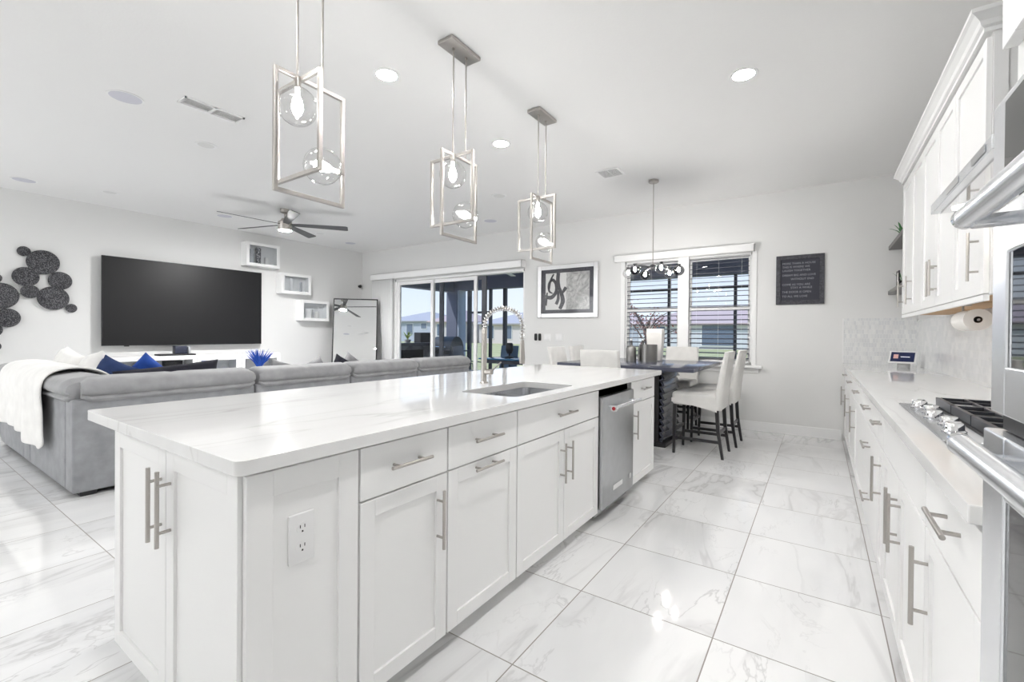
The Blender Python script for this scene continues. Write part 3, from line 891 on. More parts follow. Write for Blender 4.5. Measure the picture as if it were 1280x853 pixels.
MB().box(.62, .905, 2.829, 2.8345, UZ0, UZ1 - .015).box(.62, .665, 2.823, 2.829, UZ0, UZ1 - .015).box(.665, .905, 2.823, 2.829, UZ0, UZ0 + .06).box(.665, .905, 2.823, 2.829, UZ1 - .085, UZ1 - .015).build('end_panel', WHITE, U[0])

# range hood
t = thing('range_hood', 'slim stainless range hood above the gas cooktop', 'range hood', (.66, 2.37, 1.83))
HY0, HY1 = 1.925, 2.815
HOODL = emitter('hood_lens', (1, .95, .88), 60)
hm = MB()
pr = [(.42, 1.836), (.905, 1.836), (.905, 1.99), (.66, 1.99), (.44, 1.884), (.42, 1.878)]
hm.loft([[(x, HY0, z) for x, z in pr], [(x, HY1, z) for x, z in pr]])
hm.build('canopy', STEEL, t, bevel=.002)
MB().box(.45, .89, HY0 + .03, HY1 - .03, 1.830, 1.8355).build('filter', CHROME, t)
MB().box(.70, .905, 2.22, 2.52, 1.9905, H - .002).build('chimney', STEEL, t, bevel=.002)
for y in (2.69, 2.1):
    q = MB().lathe([(.001, 0), (.035, 0), (.035, .004), (.001, .004)], (.505, y, 1.825), 24).build('hood_light', HOODL, t, smooth=True)
MB().rbox(.4165, .4195, 2.31, 2.50, 1.845, 1.870, .001, 1).build('badge', CHROME, t)
MB().rbox(.4165, .4195, 1.98, 2.13, 1.845, 1.870, .001, 1).build('switches', STEELD, t)

# oven tower
t = thing('oven_cabinet', 'tall white oven cabinet at the right edge of the picture', 'cabinet', (.6, .63, 0))
MB().box(.262, .915, .20, .235, 0, 2.62).box(.262, .915, 1.035, 1.068, 0, 2.62).box(.88, .915, .235, 1.035, 0, 2.62).box(.262, .915, .235, 1.035, 1.66, 2.62).box(.262, .88, .235, 1.035, .085, .30).box(.33, .88, .235, 1.035, 0, .085).build('body', WHITE, t)
shaker('X', .262, -1, .637, 1.060, 1.74, 2.60).build('door', WHITE, t, bevel=.0015)
shaker('X', .262, -1, .21, .633, 1.74, 2.60).build('door', WHITE, t, bevel=.0015)
MB().box(.262, .915, 1.07, 1.203, 0, .906).build('filler_panel', WHITE, t)
t = thing('double_oven', 'stainless double wall oven with round bar handles at the right edge', 'oven', (.4, .645, .31))
MB().box(.256, .86, .24, 1.030, .31, 1.65).build('chassis', BLACK, t)
def oven_door(z0, z1, xf, gz0, gz1, gy, hx, hz, hr):
    d = MB()
    y0, y1 = .215, 1.056
    d.box(xf, xf + .028, y0, y0 + gy, z0, z1).box(xf, xf + .028, y1 - gy, y1, z0, z1)
    d.box(xf, xf + .028, y0 + gy, y1 - gy, z0, gz0).box(xf, xf + .028, y0 + gy, y1 - gy, gz1, z1)
    d = d.build('oven_door', STEEL, t, bevel=.003)
    MB().box(xf + .004, xf + .012, y0 + gy - .001, y1 - gy + .001, gz0 - .001, gz1 + .001).build('window', BLACKGL, d)
    h_ = MB(); h_.cyl((hx, .285, hz), (hx, .985, hz), hr, n=28)
    h_ = h_.build('handle', STEEL, d, smooth=True)
    for y, sg in ((.985, 1), (.285, -1)):
        MB().lathe([(.001, 0), (hr + .001, 0), (hr + .001, sg * .012), (hr * .6, sg * .018), (.001, sg * .018)], (hx, y, hz), 28, 'Y').build('end_cap', CHROME, h_, smooth=True)
        MB().rbox(hx, xf + .004, y - .045 if sg > 0 else y + .01, y - .01 if sg > 0 else y + .045, hz - .022, hz - .006, .003, 2).build('bracket', STEELD, h_, smooth=True)
    return d
oven_door(.36, 1.122, .226, .46, 1.03, .10, .187, 1.100, .0165)
oven_door(1.150, 1.475, .234, 1.225, 1.40, .065, .190, 1.459, .0165)
c_ = MB().box(.234, .258, .215, 1.062, 1.50, 1.645).build('control_panel', STEEL, t, bevel=.003)
MB().box(.2325, .2338, .24, 1.0, 1.512, 1.632).build('display', BLACKGL, c_)
MB().box(.245, .256, .24, 1.04, 1.124, 1.148).build('vent', BLACK, t)

# paper towels, smart display, shelves
t = thing('paper_towel_holder', 'paper towel roll on a rod under the wall cabinet', 'paper towels', (.70, 3.53, UZ0 - .004))
MB().lathe([(.018, 0), (.058, 0), (.058, .28), (.018, .28), (.018, 0)], (.70, 3.39, 1.365), 36, 'Y').build('paper_roll', PAPER, t, smooth=True, angle=50)
MB().lathe([(.016, 0), (.018, 0), (.018, .27), (.016, .27), (.016, 0)], (.70, 3.394, 1.365), 24, 'Y').build('cardboard_core', mat('cardboard', (.10, .07, .05), .9), t, smooth=True)
MB().cyl((.70, 3.38, 1.365), (.70, 3.70, 1.365), .007, n=12).cyl((.70, 3.70, 1.365), (.70, 3.70, UZ0 - .004), .006, n=10).box(.67, .73, 3.66, 3.72, UZ0 - .008, UZ0 - .0035).build('rod', NICKEL, t, smooth=True)
t = thing('smart_display', 'small white tabletop screen on the worktop in the back corner', 'smart display', (.745, 6.35, CT))
m_ = MB()
m_.lathe([(.001, 0), (.052, 0), (.055, .02), (.050, .075), (.03, .085), (.001, .085)], (0, .02, 0), 28)
m_.build('base', mat('grey_speaker_fabric', (.46, .46, .46), .9), t, smooth=True, origin=(0, 0, 0))
DROT = Matrix.Translation((0, -.02, .105)) @ Matrix.Rotation(radians(-32), 4, 'X')
MB().rbox(-.115, .115, -.006, .008, -.075, .075, .005).xf(DROT).build('bezel', WHITEP, t, smooth=True, origin=(0, 0, 0))
SCR = mat('screen_navy', (.01, .015, .05), .15, emit=(.008, .012, .05), estr=.4)
MB().box(-.098, .098, -.0075, -.0062, -.058, .058).xf(DROT).build('screen', SCR, t, origin=(0, 0, 0))
MB().box(-.075, -.035, -.0083, -.0076, -.02, .03).xf(DROT).build('screen_photo', mat('screen_pink', (.5, .3, .28), .4, emit=(.7, .42, .38), estr=.25), t, origin=(0, 0, 0))
MB().box(-.015, .06, -.0083, -.0076, -.003, .005).xf(DROT).build('screen_text', mat('screen_white', (.8, .8, .8), .4, emit=(.8, .85, 1), estr=.4), t, origin=(0, 0, 0))
for ch in t.children: ch.location = (0, 0, 0)
t.rotation_euler = (0, 0, radians(-18))
for z, lab in ((2.275, 'upper grey wood floating shelf in the back right corner'), (1.755, 'lower grey wood floating shelf in the back right corner')):
    t = MB().box(.655, .918, 5.40, 6.797, z, z + .045).build('floating_shelf', GREYW, origin=(.79, 6.1, z), bevel=.003)
    tag(t, lab, 'shelf', 'floating corner shelves')
sprig('potted_succulent', 'green pointed leaf plant on the upper corner shelf', (.74, 6.45, 2.32), .17, 14, LEAF, True, .022, potmat=WHITEP, pr=.045, ph=.05, spread=.9)
sprig('trailing_plant', 'small thin leafed plant on the lower corner shelf', (.76, 6.6, 1.80), .20, 8, LEAF, True, .005, potmat=CONC, pr=.04, ph=.07, spread=.8)
t = thing('photo_frame', 'tiny black framed picture on the lower corner shelf', 'picture', (.70, 6.2, 1.80))
MB().box(.672, .684, 6.12, 6.28, 1.80, 1.815).box(.672, .684, 6.12, 6.28, 1.945, 1.96).box(.672, .684, 6.12, 6.135, 1.815, 1.945).box(.672, .684, 6.265, 6.28, 1.815, 1.945).build('frame', BLACK, t)
MB().box(.677, .682, 6.135, 6.265, 1.815, 1.945).build('print', PAPER, t)
MB().box(.684, .73, 6.19, 6.21, 1.80, 1.86).build('easel_leg', BLACK, t)

# ================================================================== LIGHT FITTINGS
def can(name, label, x, y, lens, r=.072, z=H):
    t = thing(name, label, 'ceiling light', (x, y, z))
    MB().lathe([(r, -.004), (r + .022, -.004), (r + .024, 0), (r, 0), (r, -.004)], (x, y, z - .0005), 32).build('trim_ring', TRIM, t, smooth=True)
    MB().lathe([(.001, -.003), (r, -.003), (r, -.0005), (.001, -.0005)], (x, y, z - .0005), 32).build('lens', lens, t, smooth=True)
    return t
can('recessed_light', 'lit recessed ceiling light between the first two pendant lights', -2.626, 2.20, CANL)
can('recessed_light', 'lit recessed ceiling light left of the third pendant light', -2.622, 3.62, CANL)
can('recessed_light', 'lit recessed ceiling light above the aisle, on the right of the picture', -.47, 3.62, CANL)
for x, y in ((-2.62, .55), (-.47, 2.2), (-.47, .6), (-2.62, -1.6), (-.47, -1.6)):
    can('recessed_light', 'lit recessed ceiling light outside the picture, over the kitchen', x, y, CANL)['group'] = 'kitchen ceiling lights outside the picture'
OFFL = mat('unlit_lens', (.72, .72, .71), .5)
can('recessed_light', 'unlit recessed ceiling light between ceiling speaker and fan, left of first pendant', -5.14, 2.017, OFFL)
can('recessed_light', 'unlit recessed ceiling light nearest the big television', -8.0, 1.98, OFFL)
can('recessed_light', 'unlit recessed ceiling light right behind the ceiling fan', -7.88, 5.03, OFFL)
can('recessed_light', 'unlit recessed ceiling light between the second and third pendant lights', -3.63, 4.98, OFFL, .08)
def speaker(label, x, y, r=.105):
    t = thing('ceiling_speaker', label, 'speaker', (x, y, H))
    MB().lathe([(r, -.005), (r + .012, -.005), (r + .013, 0), (r, 0), (r, -.005)], (x, y, H - .0005), 32).build('bezel', TRIM, t, smooth=True)
    MB().lathe([(.001, -.006), (r, -.004), (r, -.0005), (.001, -.0005)], (x, y, H - .0005), 32).build('grille', LAV, t, smooth=True)
speaker('round grey ceiling speaker at upper left, beside the ceiling vent', -4.636, 1.243)
speaker('round grey ceiling speaker at the far left edge of the ceiling', -8.266, 1.217)
speaker('round grey ceiling speaker seen left of the ceiling fan blades', -8.02, 3.42)
speaker('round grey ceiling speaker in the far corner right of the fan', -8.18, 5.92)
speaker('round grey ceiling speaker between the second and third pendants, near the back wall', -4.55, 6.0)
t = thing('ceiling_vent', 'white twin linear air vent on the ceiling, left of the first pendant', 'vent', (-4.28, 1.72, H))
MB().box(-4.36, -4.20, 1.50, 1.515, H - .012, H).box(-4.36, -4.20, 1.935, 1.95, H - .012, H).box(-4.36, -4.345, 1.5, 1.95, H - .012, H).box(-4.215, -4.20, 1.5, 1.95, H - .012, H).box(-4.36, -4.20, 1.716, 1.734, H - .014, H).build('frame', TRIM, t)
for y0, y1 in ((1.515, 1.716), (1.734, 1.935)):
    m_ = MB()
    for k in range(5):
        x = -4.335 + k * .026
        m_.add([(x, y0, H - .002), (x + .02, y0, H - .012), (x + .02, y1, H - .012), (x, y1, H - .002), (x, y0, H - .001), (x + .02, y0, H - .010), (x + .02, y1, H - .010), (x, y1, H - .001)],
               [(0, 3, 2, 1), (4, 5, 6, 7), (0, 1, 5, 4), (1, 2, 6, 5), (2, 3, 7, 6), (3, 0, 4, 7)])
    m_.build('louvre', TRIM, t)
t = thing('ceiling_vent', 'square ceiling vent with dark slots between third pendant and dining light', 'vent', (-2.025, 4.97, H))
MB().box(-2.15, -1.90, 4.85, 5.09, H - .004, H - .0005).build('backing', mat('vent_shadow', (.07, .07, .07), .9), t)
m_ = MB().box(-2.16, -1.89, 4.84, 4.862, H - .010, H - .0005).box(-2.16, -1.89, 5.078, 5.10, H - .010, H - .0005).box(-2.16, -2.138, 4.862, 5.078, H - .010, H - .0005).box(-1.912, -1.89, 4.862, 5.078, H - .010, H - .0005)
m_.build('frame', TRIM, t)
m_ = MB()
for k in range(8): m_.box(-2.138, -1.912, 4.882 + k * .026, 4.890 + k * .026, H - .009, H - .004)
m_.box(-2.03, -2.02, 4.862, 5.078, H - .0095, H - .004)
m_.build('slats', TRIM, t)

# pendants: two crossing rectangular bar frames with two clear globes
def frame(m_, ax, c, a0, a1, z0, z1, w=.018):
    h = w / 2
    def bx(p0, p1, q0, q1):
        if ax == 'X': m_.box(c - h, c + h, p0, p1, q0, q1)
        else: m_.box(p0, p1, c - h, c + h, q0, q1)
    bx(a0, a0 + w, z0, z1); bx(a1 - w, a1, z0, z1); bx(a0 + w, a1 - w, z0, z0 + w); bx(a0 + w, a1 - w, z1 - w, z1)
    return m_
PX = -1.985
def pendant(yc, label):
    t = thing('pendant_light', label, 'pendant light', (PX, yc, H))
    MB().rbox(PX - .062, PX + .062, yc - .155, yc + .135, H - .026, H - .0005, .004, 2).build('canopy', NICKEL, t, smooth=True)
    for dy in (-.07, .055):
        MB().cyl((PX, yc + dy, 2.43), (PX, yc + dy, H - .02), .0052, n=10).lathe([(.001, 0), (.010, 0), (.010, .02), (.001, .02)], (PX, yc + dy, H - .045), 14).build('rod', NICKEL, t, smooth=True)
    frame(MB(), 'X', PX, yc - .18, yc + .175, 1.892, 2.442).build('tall_frame', NICKEL, t, bevel=.0015)
    frame(MB(), 'Y', yc - .055, -2.195, -1.822, 1.985, 2.438).build('short_frame', NICKEL, t, bevel=.0015)
    for (x, y, z), ax in (((PX, yc - .07, 2.302), 'Z'), ((PX, yc + .058, 2.068), 'Y')):
        b_ = MB()
        if ax == 'Z': b_.cyl((x, y, z + .082), (x, y, z + .128), .016, n=16)
        else: b_.cyl((x, y + .082, z), (x, y + .104, z), .016, n=16)
        b_ = b_.build('socket', NICKEL, t, smooth=True)
        MB().ellip((x, y, z), (.087, .087, .087), 32, 18).build('globe', GLOBE, b_, smooth=True, angle=180)
        b2 = MB()
        if ax == 'Z': b2.lathe([(.001, -.042), (.016, -.036), (.026, -.008), (.020, .03), (.010, .05), (.008, .085), (.001, .085)], (x, y, z), 16)
        else: b2.lathe([(.001, -.042), (.016, -.036), (.026, -.008), (.020, .03), (.010, .05), (.008, .085), (.001, .085)], (x, y, z), 16, 'Y')
        b2.build('bulb', BULB, b_, smooth=True)
pendant(1.22, 'nearest pendant light of crossed nickel frames with two clear globes')
pendant(2.278, 'middle pendant light of crossed nickel frames over the sink')
pendant(3.352, 'farthest pendant light of crossed nickel frames, over the far island end')

# dining chandelier
CX, CY = -1.685, 5.50
t = thing('chandelier', 'small black dining light with globe shades hanging over the dining table', 'chandelier', (CX, CY, H))
MB().lathe([(.001, -.03), (.055, -.03), (.06, -.025), (.06, -.0005), (.001, -.0005)], (CX, CY, H)).build('canopy', NICKEL, t, smooth=True)
MB().cyl((CX, CY, 2.10), (CX, CY, H - .02), .005, n=10).build('rod', NICKEL, t, smooth=True)
MB().lathe([(.001, 0), (.035, .005), (.045, .03), (.03, .06), (.001, .07)], (CX, CY, 2.06)).build('hub', BLACK, t, smooth=True)
DCB = emitter('dining_bulb', (1, .97, .92), 820)
for k in range(6):
    a = radians(-55 + 60 * k)
    ex, ey = CX + .30 * cos(a), CY + .30 * sin(a)
    r_ = MB().tube([(CX, CY, 2.09), (CX + .14 * cos(a), CY + .14 * sin(a), 2.10), (ex, ey, 2.085)], .007, 8).lathe([(.001, 0), (.022, 0), (.022, .035), (.001, .035)], (ex, ey, 2.075), 16).build('arm', BLACK, t, smooth=True)
    MB().ellip((ex, ey, 2.035), (.066, .066, .062), 28, 14).build('globe', SMOKE if k % 2 else GLOBE, r_, smooth=True, angle=180)
    MB().ellip((ex, ey, 2.045), (.016, .016, .022), 12, 8).build('bulb', DCB, r_, smooth=True, angle=180)

# ceiling fan
FX, FY, FZ = -6.8, 3.75, 2.905
t = thing('ceiling_fan', 'five blade dark grey ceiling fan with a light, over the sofa', 'ceiling fan', (FX, FY, H))
MB().lathe([(.001, -.07), (.03, -.07), (.065, -.05), (.07, -.0005), (.001, -.0005)], (FX, FY, H)).cyl((FX, FY, FZ + .1), (FX, FY, H - .05), .013, n=12).build('canopy', NICKEL, t, smooth=True)
MB().lathe([(.001, -.074), (.09, -.078), (.10, -.06), (.10, .05), (.06, .075), (.05, .10), (.001, .10)], (FX, FY, FZ)).build('motor', NICKEL, t, smooth=True)
MB().lathe([(.001, -.085), (.07, -.083), (.088, -.078), (.088, -.074), (.001, -.074)], (FX, FY, FZ)).build('light_lens', FANL, t, smooth=True)
FANB = mat('dark_grey_blade', (.07, .072, .076), .45)
for k in range(5):
    a = radians(51 + 72 * k)
    L = .91
    m_ = MB()
    out = [(.08, -.035), (.22, -.055), (L - .03, -.075), (L, -.06), (L, .06), (L - .03, .07), (.22, .045), (.08, .035)]
    m_.slab([out], -.004, .004)
    m_.xf(Matrix.Translation((FX, FY, FZ + .012)) @ Matrix.Rotation(a, 4, 'Z') @ Matrix.Rotation(radians(-13), 4, 'X'))
    m_.build('blade', FANB, t, bevel=.002)

# ================================================================== TELEVISION WALL
TVX = -8.86
t = thing('television', 'huge black flat screen television mounted on the left wall', 'television', (XL, 3.255, 1.04))
MB().rbox(TVX, TVX + .03, 2.093, 4.42, 1.035, 2.392, .004, 2).build('casing', BLACK, t, smooth=True)
TVS = mat('tv_screen', (.010, .010, .011), .4, spec=.3)
MB().box(TVX + .0302, TVX + .031, 2.103, 4.41, 1.048, 2.382).build('screen', TVS, t)
MB().box(XL + .002, TVX, 2.9, 3.6, 1.45, 1.95).build('wall_bracket', BLACK, t)
MB().box(TVX + .004, TVX + .026, 2.36, 2.42, 1.022, 1.035).build('sensor', BLACK, t)

def media_cabinet(label, y0, y1, z0, z1, items):
    t = thing('display_cabinet', label, 'cabinet', (XL, (y0 + y1) / 2, z0), 'white glass front wall cabinets')
    x0, x1 = XL, -8.76
    MB().box(x0, x1, y0, y1, z0, z0 + .018).box(x0, x1, y0, y1, z1 - .018, z1).box(x0, x1, y0, y0 + .018, z0 + .018, z1 - .018).box(x0, x1, y1 - .018, y1, z0 + .018, z1 - .018).box(x0, x0 + .01, y0 + .018, y1 - .018, z0 + .018, z1 - .018).build('body', WHITE, t)
    w = .055
    d = MB().box(x1, x1 + .02, y0, y0 + w, z0, z1).box(x1, x1 + .02, y1 - w, y1, z0, z1).box(x1, x1 + .02, y0 + w, y1 - w, z0, z0 + w).box(x1, x1 + .02, y0 + w, y1 - w, z1 - w, z1).build('door', WHITE, t, bevel=.0015)
    MB().box(x1 + .006, x1 + .011, y0 + w - .01, y1 - w + .01, z0 + w - .01, z1 - w + .01).build('pane', CABGL, d)
    for nm, lb, f0, f1, hh, m_ in items:
        ya, yb_ = y0 + (y1 - y0) * f0, y0 + (y1 - y0) * f1
        r = (yb_ - ya) / 2
        q = MB()
        if nm == 'glass_vase': q.lathe([(.001, 0), (r, 0), (r * .8, hh * .5), (r, hh), (r * .9, hh), (.001, hh * .95)], (-8.85, (ya + yb_) / 2, z0 + .019), 20)
        else: q.lathe([(.001, 0), (r, 0), (r, hh), (.001, hh)], (-8.85, (ya + yb_) / 2, z0 + .019), 20)
        tag(q.build(nm, m_, origin=(-8.85, (ya + yb_) / 2, z0 + .019), smooth=True), lb, 'vase' if 'vase' in nm else 'candle')
PEB = mat('patterned_ceramic', (.30, .30, .31), .4)
g = G(PEB); vo = g.new('ShaderNodeTexVoronoi'); vo.inputs['Scale'].default_value = 40; g.link(g.coord(), vo.inputs['Vector'])
g.link(g.ramp(vo.outputs['Distance'], (.2, (.75, .75, .75)), (.5, (.08, .08, .09))), g.b.inputs['Base Color'])
GREYC = mat('grey_ceramic', (.42, .43, .45), .35)
media_cabinet('white glass front wall cabinet highest up, above the television corner', 4.10, 4.72, 2.50, 2.94,
              [('vase', 'grey vase at left inside the highest wall cabinet', .14, .30, .30, GREYC), ('vase', 'pebble patterned vase inside the highest wall cabinet', .36, .50, .34, PEB), ('candle', 'white candle inside the highest wall cabinet', .62, .74, .18, PLUSH)])
media_cabinet('white glass front wall cabinet in the middle of the stepped three', 4.76, 5.38, 2.035, 2.44,
              [('glass_vase', 'tall pale vase inside the middle wall cabinet', .36, .50, .30, WHITEP), ('candle', 'slim pale candle at right inside the middle wall cabinet', .70, .78, .24, GREYC)])
media_cabinet('white glass front wall cabinet lowest down, beside the leaning mirror', 5.17, 5.80, 1.505, 1.925,
              [('glass_vase', 'pale bulb shaped vase inside the lowest wall cabinet', .25, .48, .22, PAPER), ('candle', 'pale candle inside the lowest wall cabinet', .58, .72, .17, PAPER)])

# wall sculpture of hammered discs
DISC = mat('hammered_dark_metal', (.10, .10, .11), .38, .75)
g = G(DISC); vo = g.new('ShaderNodeTexVoronoi'); vo.inputs['Scale'].default_value = 85; g.link(g.coord(), vo.inputs['Vector'])
g.link(g.ramp(vo.outputs['Distance'], (.1, (.24, .24, .25)), (.55, (.04, .04, .045))), g.b.inputs['Base Color'])
g.bump(vo.outputs['Distance'], .6, .01)
t = thing('wall_sculpture', 'cluster of dark hammered metal discs on the wall left of the television', 'wall art', (XL, 1.45, 1.9))
DS = [(1.314, 2.334, .068), (1.497, 2.207, .168), (1.329, 1.989, .132), (1.669, 1.969, .126), (1.371, 1.792, .092), (1.596, 1.715, .165), (1.785, 1.584, .063),
      (1.10, 1.715, .172), (1.16, 1.425, .125), (1.06, 1.945, .06), (1.04, 1.26, .085), (1.05, 1.045, .06), (.92, 1.50, .12)]
for i, (y, z, r) in enumerate(DS):
    x = XL + .012 + .012 * (i % 3)
    MB().lathe([(.001, 0), (r * .96, 0), (r, .006), (r * .96, .014), (r * .5, .024), (.001, .027)], (x, y, z), 36, 'X').build('disc', DISC, t, smooth=True)
MB().box(XL, XL + .012, 1.36, 1.372, 1.75, 2.2).box(XL, XL + .012, 1.0, 1.7, 1.75, 1.756).build('backing_rod', BLACK, t)

# media console
CXB, CXF = XL + .02, -8.52
t = thing('media_console', 'long low white media console with glass doors under the television', 'console', (-8.7, 3.3, 0))
Y0, Y1, ZC = 2.12, 4.62, .87
ND = 4
m_ = MB().box(CXB, CXF, Y0, Y1, ZC - .03, ZC).box(CXB, CXF, Y0, Y1, 0, .06).box(CXB, CXB + .012, Y0, Y1, .06, ZC - .03)
edges = [Y0, 2.56, 3.20, 3.90, 4.62]
for e in edges: m_.box(CXB, CXF, max(Y0, e - .015), min(Y1, e + .015), .06, ZC - .03)
m_.box(CXB, CXF - .03, Y0, Y1, .44, .46)
m_.build('body', WHITE, t)
for i in range(4):
    a, b_ = edges[i] + .017, edges[i + 1] - .017
    if i < 2: w = .03
    else: w = .06
    d = MB().box(CXF, CXF + .02, a, a + w, .07, ZC - .035).box(CXF, CXF + .02, b_ - w, b_, .07, ZC - .035).box(CXF, CXF + .02, a + w, b_ - w, .07, .07 + w).box(CXF, CXF + .02, a + w, b_ - w, ZC - .035 - w, ZC - .035).build('door', WHITE, t, bevel=.0015)
    MB().box(CXF + .006, CXF + .011, a + w - .01, b_ - w + .01, .07 + w - .01, ZC - .025 - w).build('pane', CABGL, d)
t = thing('set_top_box', 'slim dark box with a small dark stack on the media console', 'electronics', (-8.66, 3.0, ZC))
MB().rbox(-8.78, -8.55, 2.72, 3.22, ZC, ZC + .025, .006, 2).build('flat_box', BLACK, t, smooth=True)
MB().rbox(-8.74, -8.62, 2.95, 3.12, ZC + .025, ZC + .155, .008, 2).build('stacked_box', mat('dark_blue_plastic', (.03, .035, .06), .3), t, smooth=True)
MB().rbox(-8.72, -8.60, 3.13, 3.16, ZC + .025, ZC + .14, .006, 2).build('side_panel', GREYC, t, smooth=True)
for lb, y, m_, h_, w_ in (('black game box inside the media console', 2.95, BLACK, .20, .12), ('small blue box at the left inside the media console', 2.36, BLUEF, .10, .05), ('bright blue box behind the glass of the media console', 3.45, BLUEF, .20, .11), ('white photo block in the right end of the media console', 4.20, PAPER, .20, .14)):
    tag(MB().rbox(-8.80, -8.66, y - w_, y + w_, .462, .462 + h_ + .12, .006, 2).build('box', m_, origin=(-8.73, y, .462), smooth=True), lb, 'box')

# tall vase of blue dried grass
t = thing('dried_grass_vase', 'tuft of blue dyed grass in a white floor vase by the console', 'vase', (-8.22, 4.08, 0))
MB().lathe([(.001, 0), (.09, 0), (.12, .2), (.10, .45), (.05, .56), (.055, .60), (.045, .60), (.001, .5)], (-8.22, 4.08, 0)).build('vase', WHITEP, t, smooth=True)
m_ = MB(); rr = random.Random(3)
for i in range(150):
    a = rr.uniform(0, 2 * pi); L = rr.uniform(.26, .42); s_ = rr.uniform(.05, .6)
    p0 = Vector((-8.22, 4.08, .58)); d_ = Vector((cos(a) * s_, sin(a) * s_, 1)).normalized()
    p1 = p0 + d_ * L * .55; p2 = p0 + d_ * L + Vector((cos(a), sin(a), -.4)) * .04
    m_.tube([p0, p1, p2], [.003, .0065, .001], 4)
m_.build('dried_grass', BLUEGR, t)

# leaning mirror
t = thing('leaning_mirror', 'tall black framed mirror leaning across the far left corner', 'mirror', (0, 0, 0))
mw, mh = .93, 2.03
fm = MB()
fm.box(-mw / 2, -mw / 2 + .022, -.03, 0, 0, mh).box(mw / 2 - .022, mw / 2, -.03, 0, 0, mh).box(-mw / 2 + .022, mw / 2 - .022, -.03, 0, 0, .022).box(-mw / 2 + .022, mw / 2 - .022, -.03, 0, mh - .022, mh).build('frame', BLACK, t, bevel=.002)
box(-mw / 2 + .02, mw / 2 - .02, -.018, -.010, .02, mh - .02).build('mirror_glass', MIRROR, t)
box(-mw / 2 + .01, mw / 2 - .01, -.009, -.002, .01, mh - .01).build('backing', BLACK, t)
t.matrix_world = Matrix.Translation((-8.245, 6.07, .0)) @ Matrix.Rotation(radians(46.8), 4, 'Z') @ Matrix.Rotation(radians(-8.8), 4, 'X')

t = thing('security_camera', 'tiny black camera on the wall above the leaning mirror', 'camera', (XL, 6.72, 2.35))
MB().lathe([(.001, 0), (.03, 0), (.03, .02), (.001, .025)], (XL + .0005, 6.72, 2.35), 18, 'X').build('mount', BLACK, t, smooth=True)
MB().ellip((XL + .055, 6.71, 2.345), (.035, .03, .04), 18, 10).build('lens_body', BLACK, t, smooth=True)

# ================================================================== SECTIONAL SOFA
t = thing('sectional_sofa', 'large grey velvet sectional sofa with its back to the island', 'sofa', (-5.6, 2.8, 0))
SX, SY = -4.60, .925
def head_cushion(ax, a0, a1, fixed, sgn, m_=VELVETL):
    """bolster that rolls over the sofa back: profile across the back, swept along it in two puffs"""
    prof = []
    for k in range(44):
        th = 2 * pi * k / 44
        px = .17 * (abs(cos(th)) ** .62) * (1 if cos(th) > 0 else -1)
        pz = .100 * (abs(sin(th)) ** .75) * (1 if sin(th) > 0 else -1)
        if px > .05: px -= .034 * math.exp(-((pz + .035) / .014) ** 2)
        prof.append((px - .135, pz + .812 - (.008 if px > .05 else 0)))
    rings = []
    n_ = 25
    for i in range(n_):
        s_ = i / (n_ - 1)
        e = min(s_, 1 - s_)
        k = 1 - .32 * max(0, 1 - e / .045) ** 2
        if abs(s_ - .5) < .021: k *= .935
        u = a0 + (a1 - a0) * s_
        ring = []
        for px, pz in prof:
            qx, qz = (px + .135) * (.6 + .4 * k) - .135, (pz - .812) * k + .812
            off = fixed + sgn * (qx + .016)
            ring.append((off, u, qz) if ax == 'Y' else (u, off, qz))
        rings.append(ring)
    return MB().loft(rings)
secs = [(SY, 2.241), (2.254, 3.338), (3.352, 4.412), (4.426, 5.545)]
for i, (a, b_) in enumerate(secs):
    MB().rbox(SX - .20, SX, a, b_, .035, .745, .018, 3).build('back_panel', VELVET, t, smooth=True)
    q = head_cushion('Y', a + (.02 if i else .05), b_ - .004, SX, 1).build('headrest', VELVETL, t, smooth=True, angle=60)
    x0, y0 = SX - 1.02, a + (1.0 if i == 0 else .0)
    MB().rbox(SX - .95, SX - .20, y0 + .005 if i else SY + .21, b_ - .005, .16, .46, .05, 3).build('seat_cushion', VELVETL, t, smooth=True)
    MB().rbox(SX - .42, SX - .20, a + .23 if i == 0 else a + .005, b_ - .005, .44, .76, .07, 3).build('back_cushion', VELVETL, t, smooth=True)
    MB().box(SX - .95, SX - .03, a + .03, b_, .035, .16).build('base', VELVET, t)
for a, b_ in ((-6.015, SX - .205), (-6.28, -6.02), (-7.46, -6.285)):
    MB().rbox(a, b_, SY, SY + .20, .035, .745, .018, 3).build('back_panel', VELVET, t, smooth=True)
    MB().box(a, b_, SY + .03, SY + .95, .035, .16).build('base', VELVET, t)
for a, b_ in ((-6.012, SX - .04), (-7.46, -6.29)):
    head_cushion('X', a, b_, SY, -1).build('headrest', VELVETL, t, smooth=True, angle=60)
    MB().rbox(a + .005, min(b_, SX - .97), SY + .20, SY + .97, .16, .46, .05, 3).build('seat_cushion', VELVETL, t, smooth=True)
    MB().rbox(a + .005, min(b_, SX - .45), SY + .20, SY + .42, .44, .76, .07, 3).build('back_cushion', VELVETL, t, smooth=True)
MB().rbox(-6.278, -6.022, SY + .05, SY + .97, .16, .60, .03, 3).build('console_box', VELVET, t, smooth=True)
MB().rbox(-7.66, -7.465, SY, SY + .98, .035, .66, .06, 4).build('armrest', VELVET, t, smooth=True)
MB().rbox(SX - .98, SX, 5.55, 5.72, .035, .60, .06, 4).build('armrest', VELVET, t, smooth=True)
for x, y in ((SX - .08, SY + .10), (SX - .08, 2.3), (SX - .08, 3.38), (SX - .08, 5.45), (-5.95, SY + .1), (-7.35, SY + .1), (SX - .85, 5.45), (-7.35, SY + .85)):
    MB().rbox(x - .05, x + .05, y - .05, y + .05, 0, .037, .004, 1).build('foot', BLACK, t)

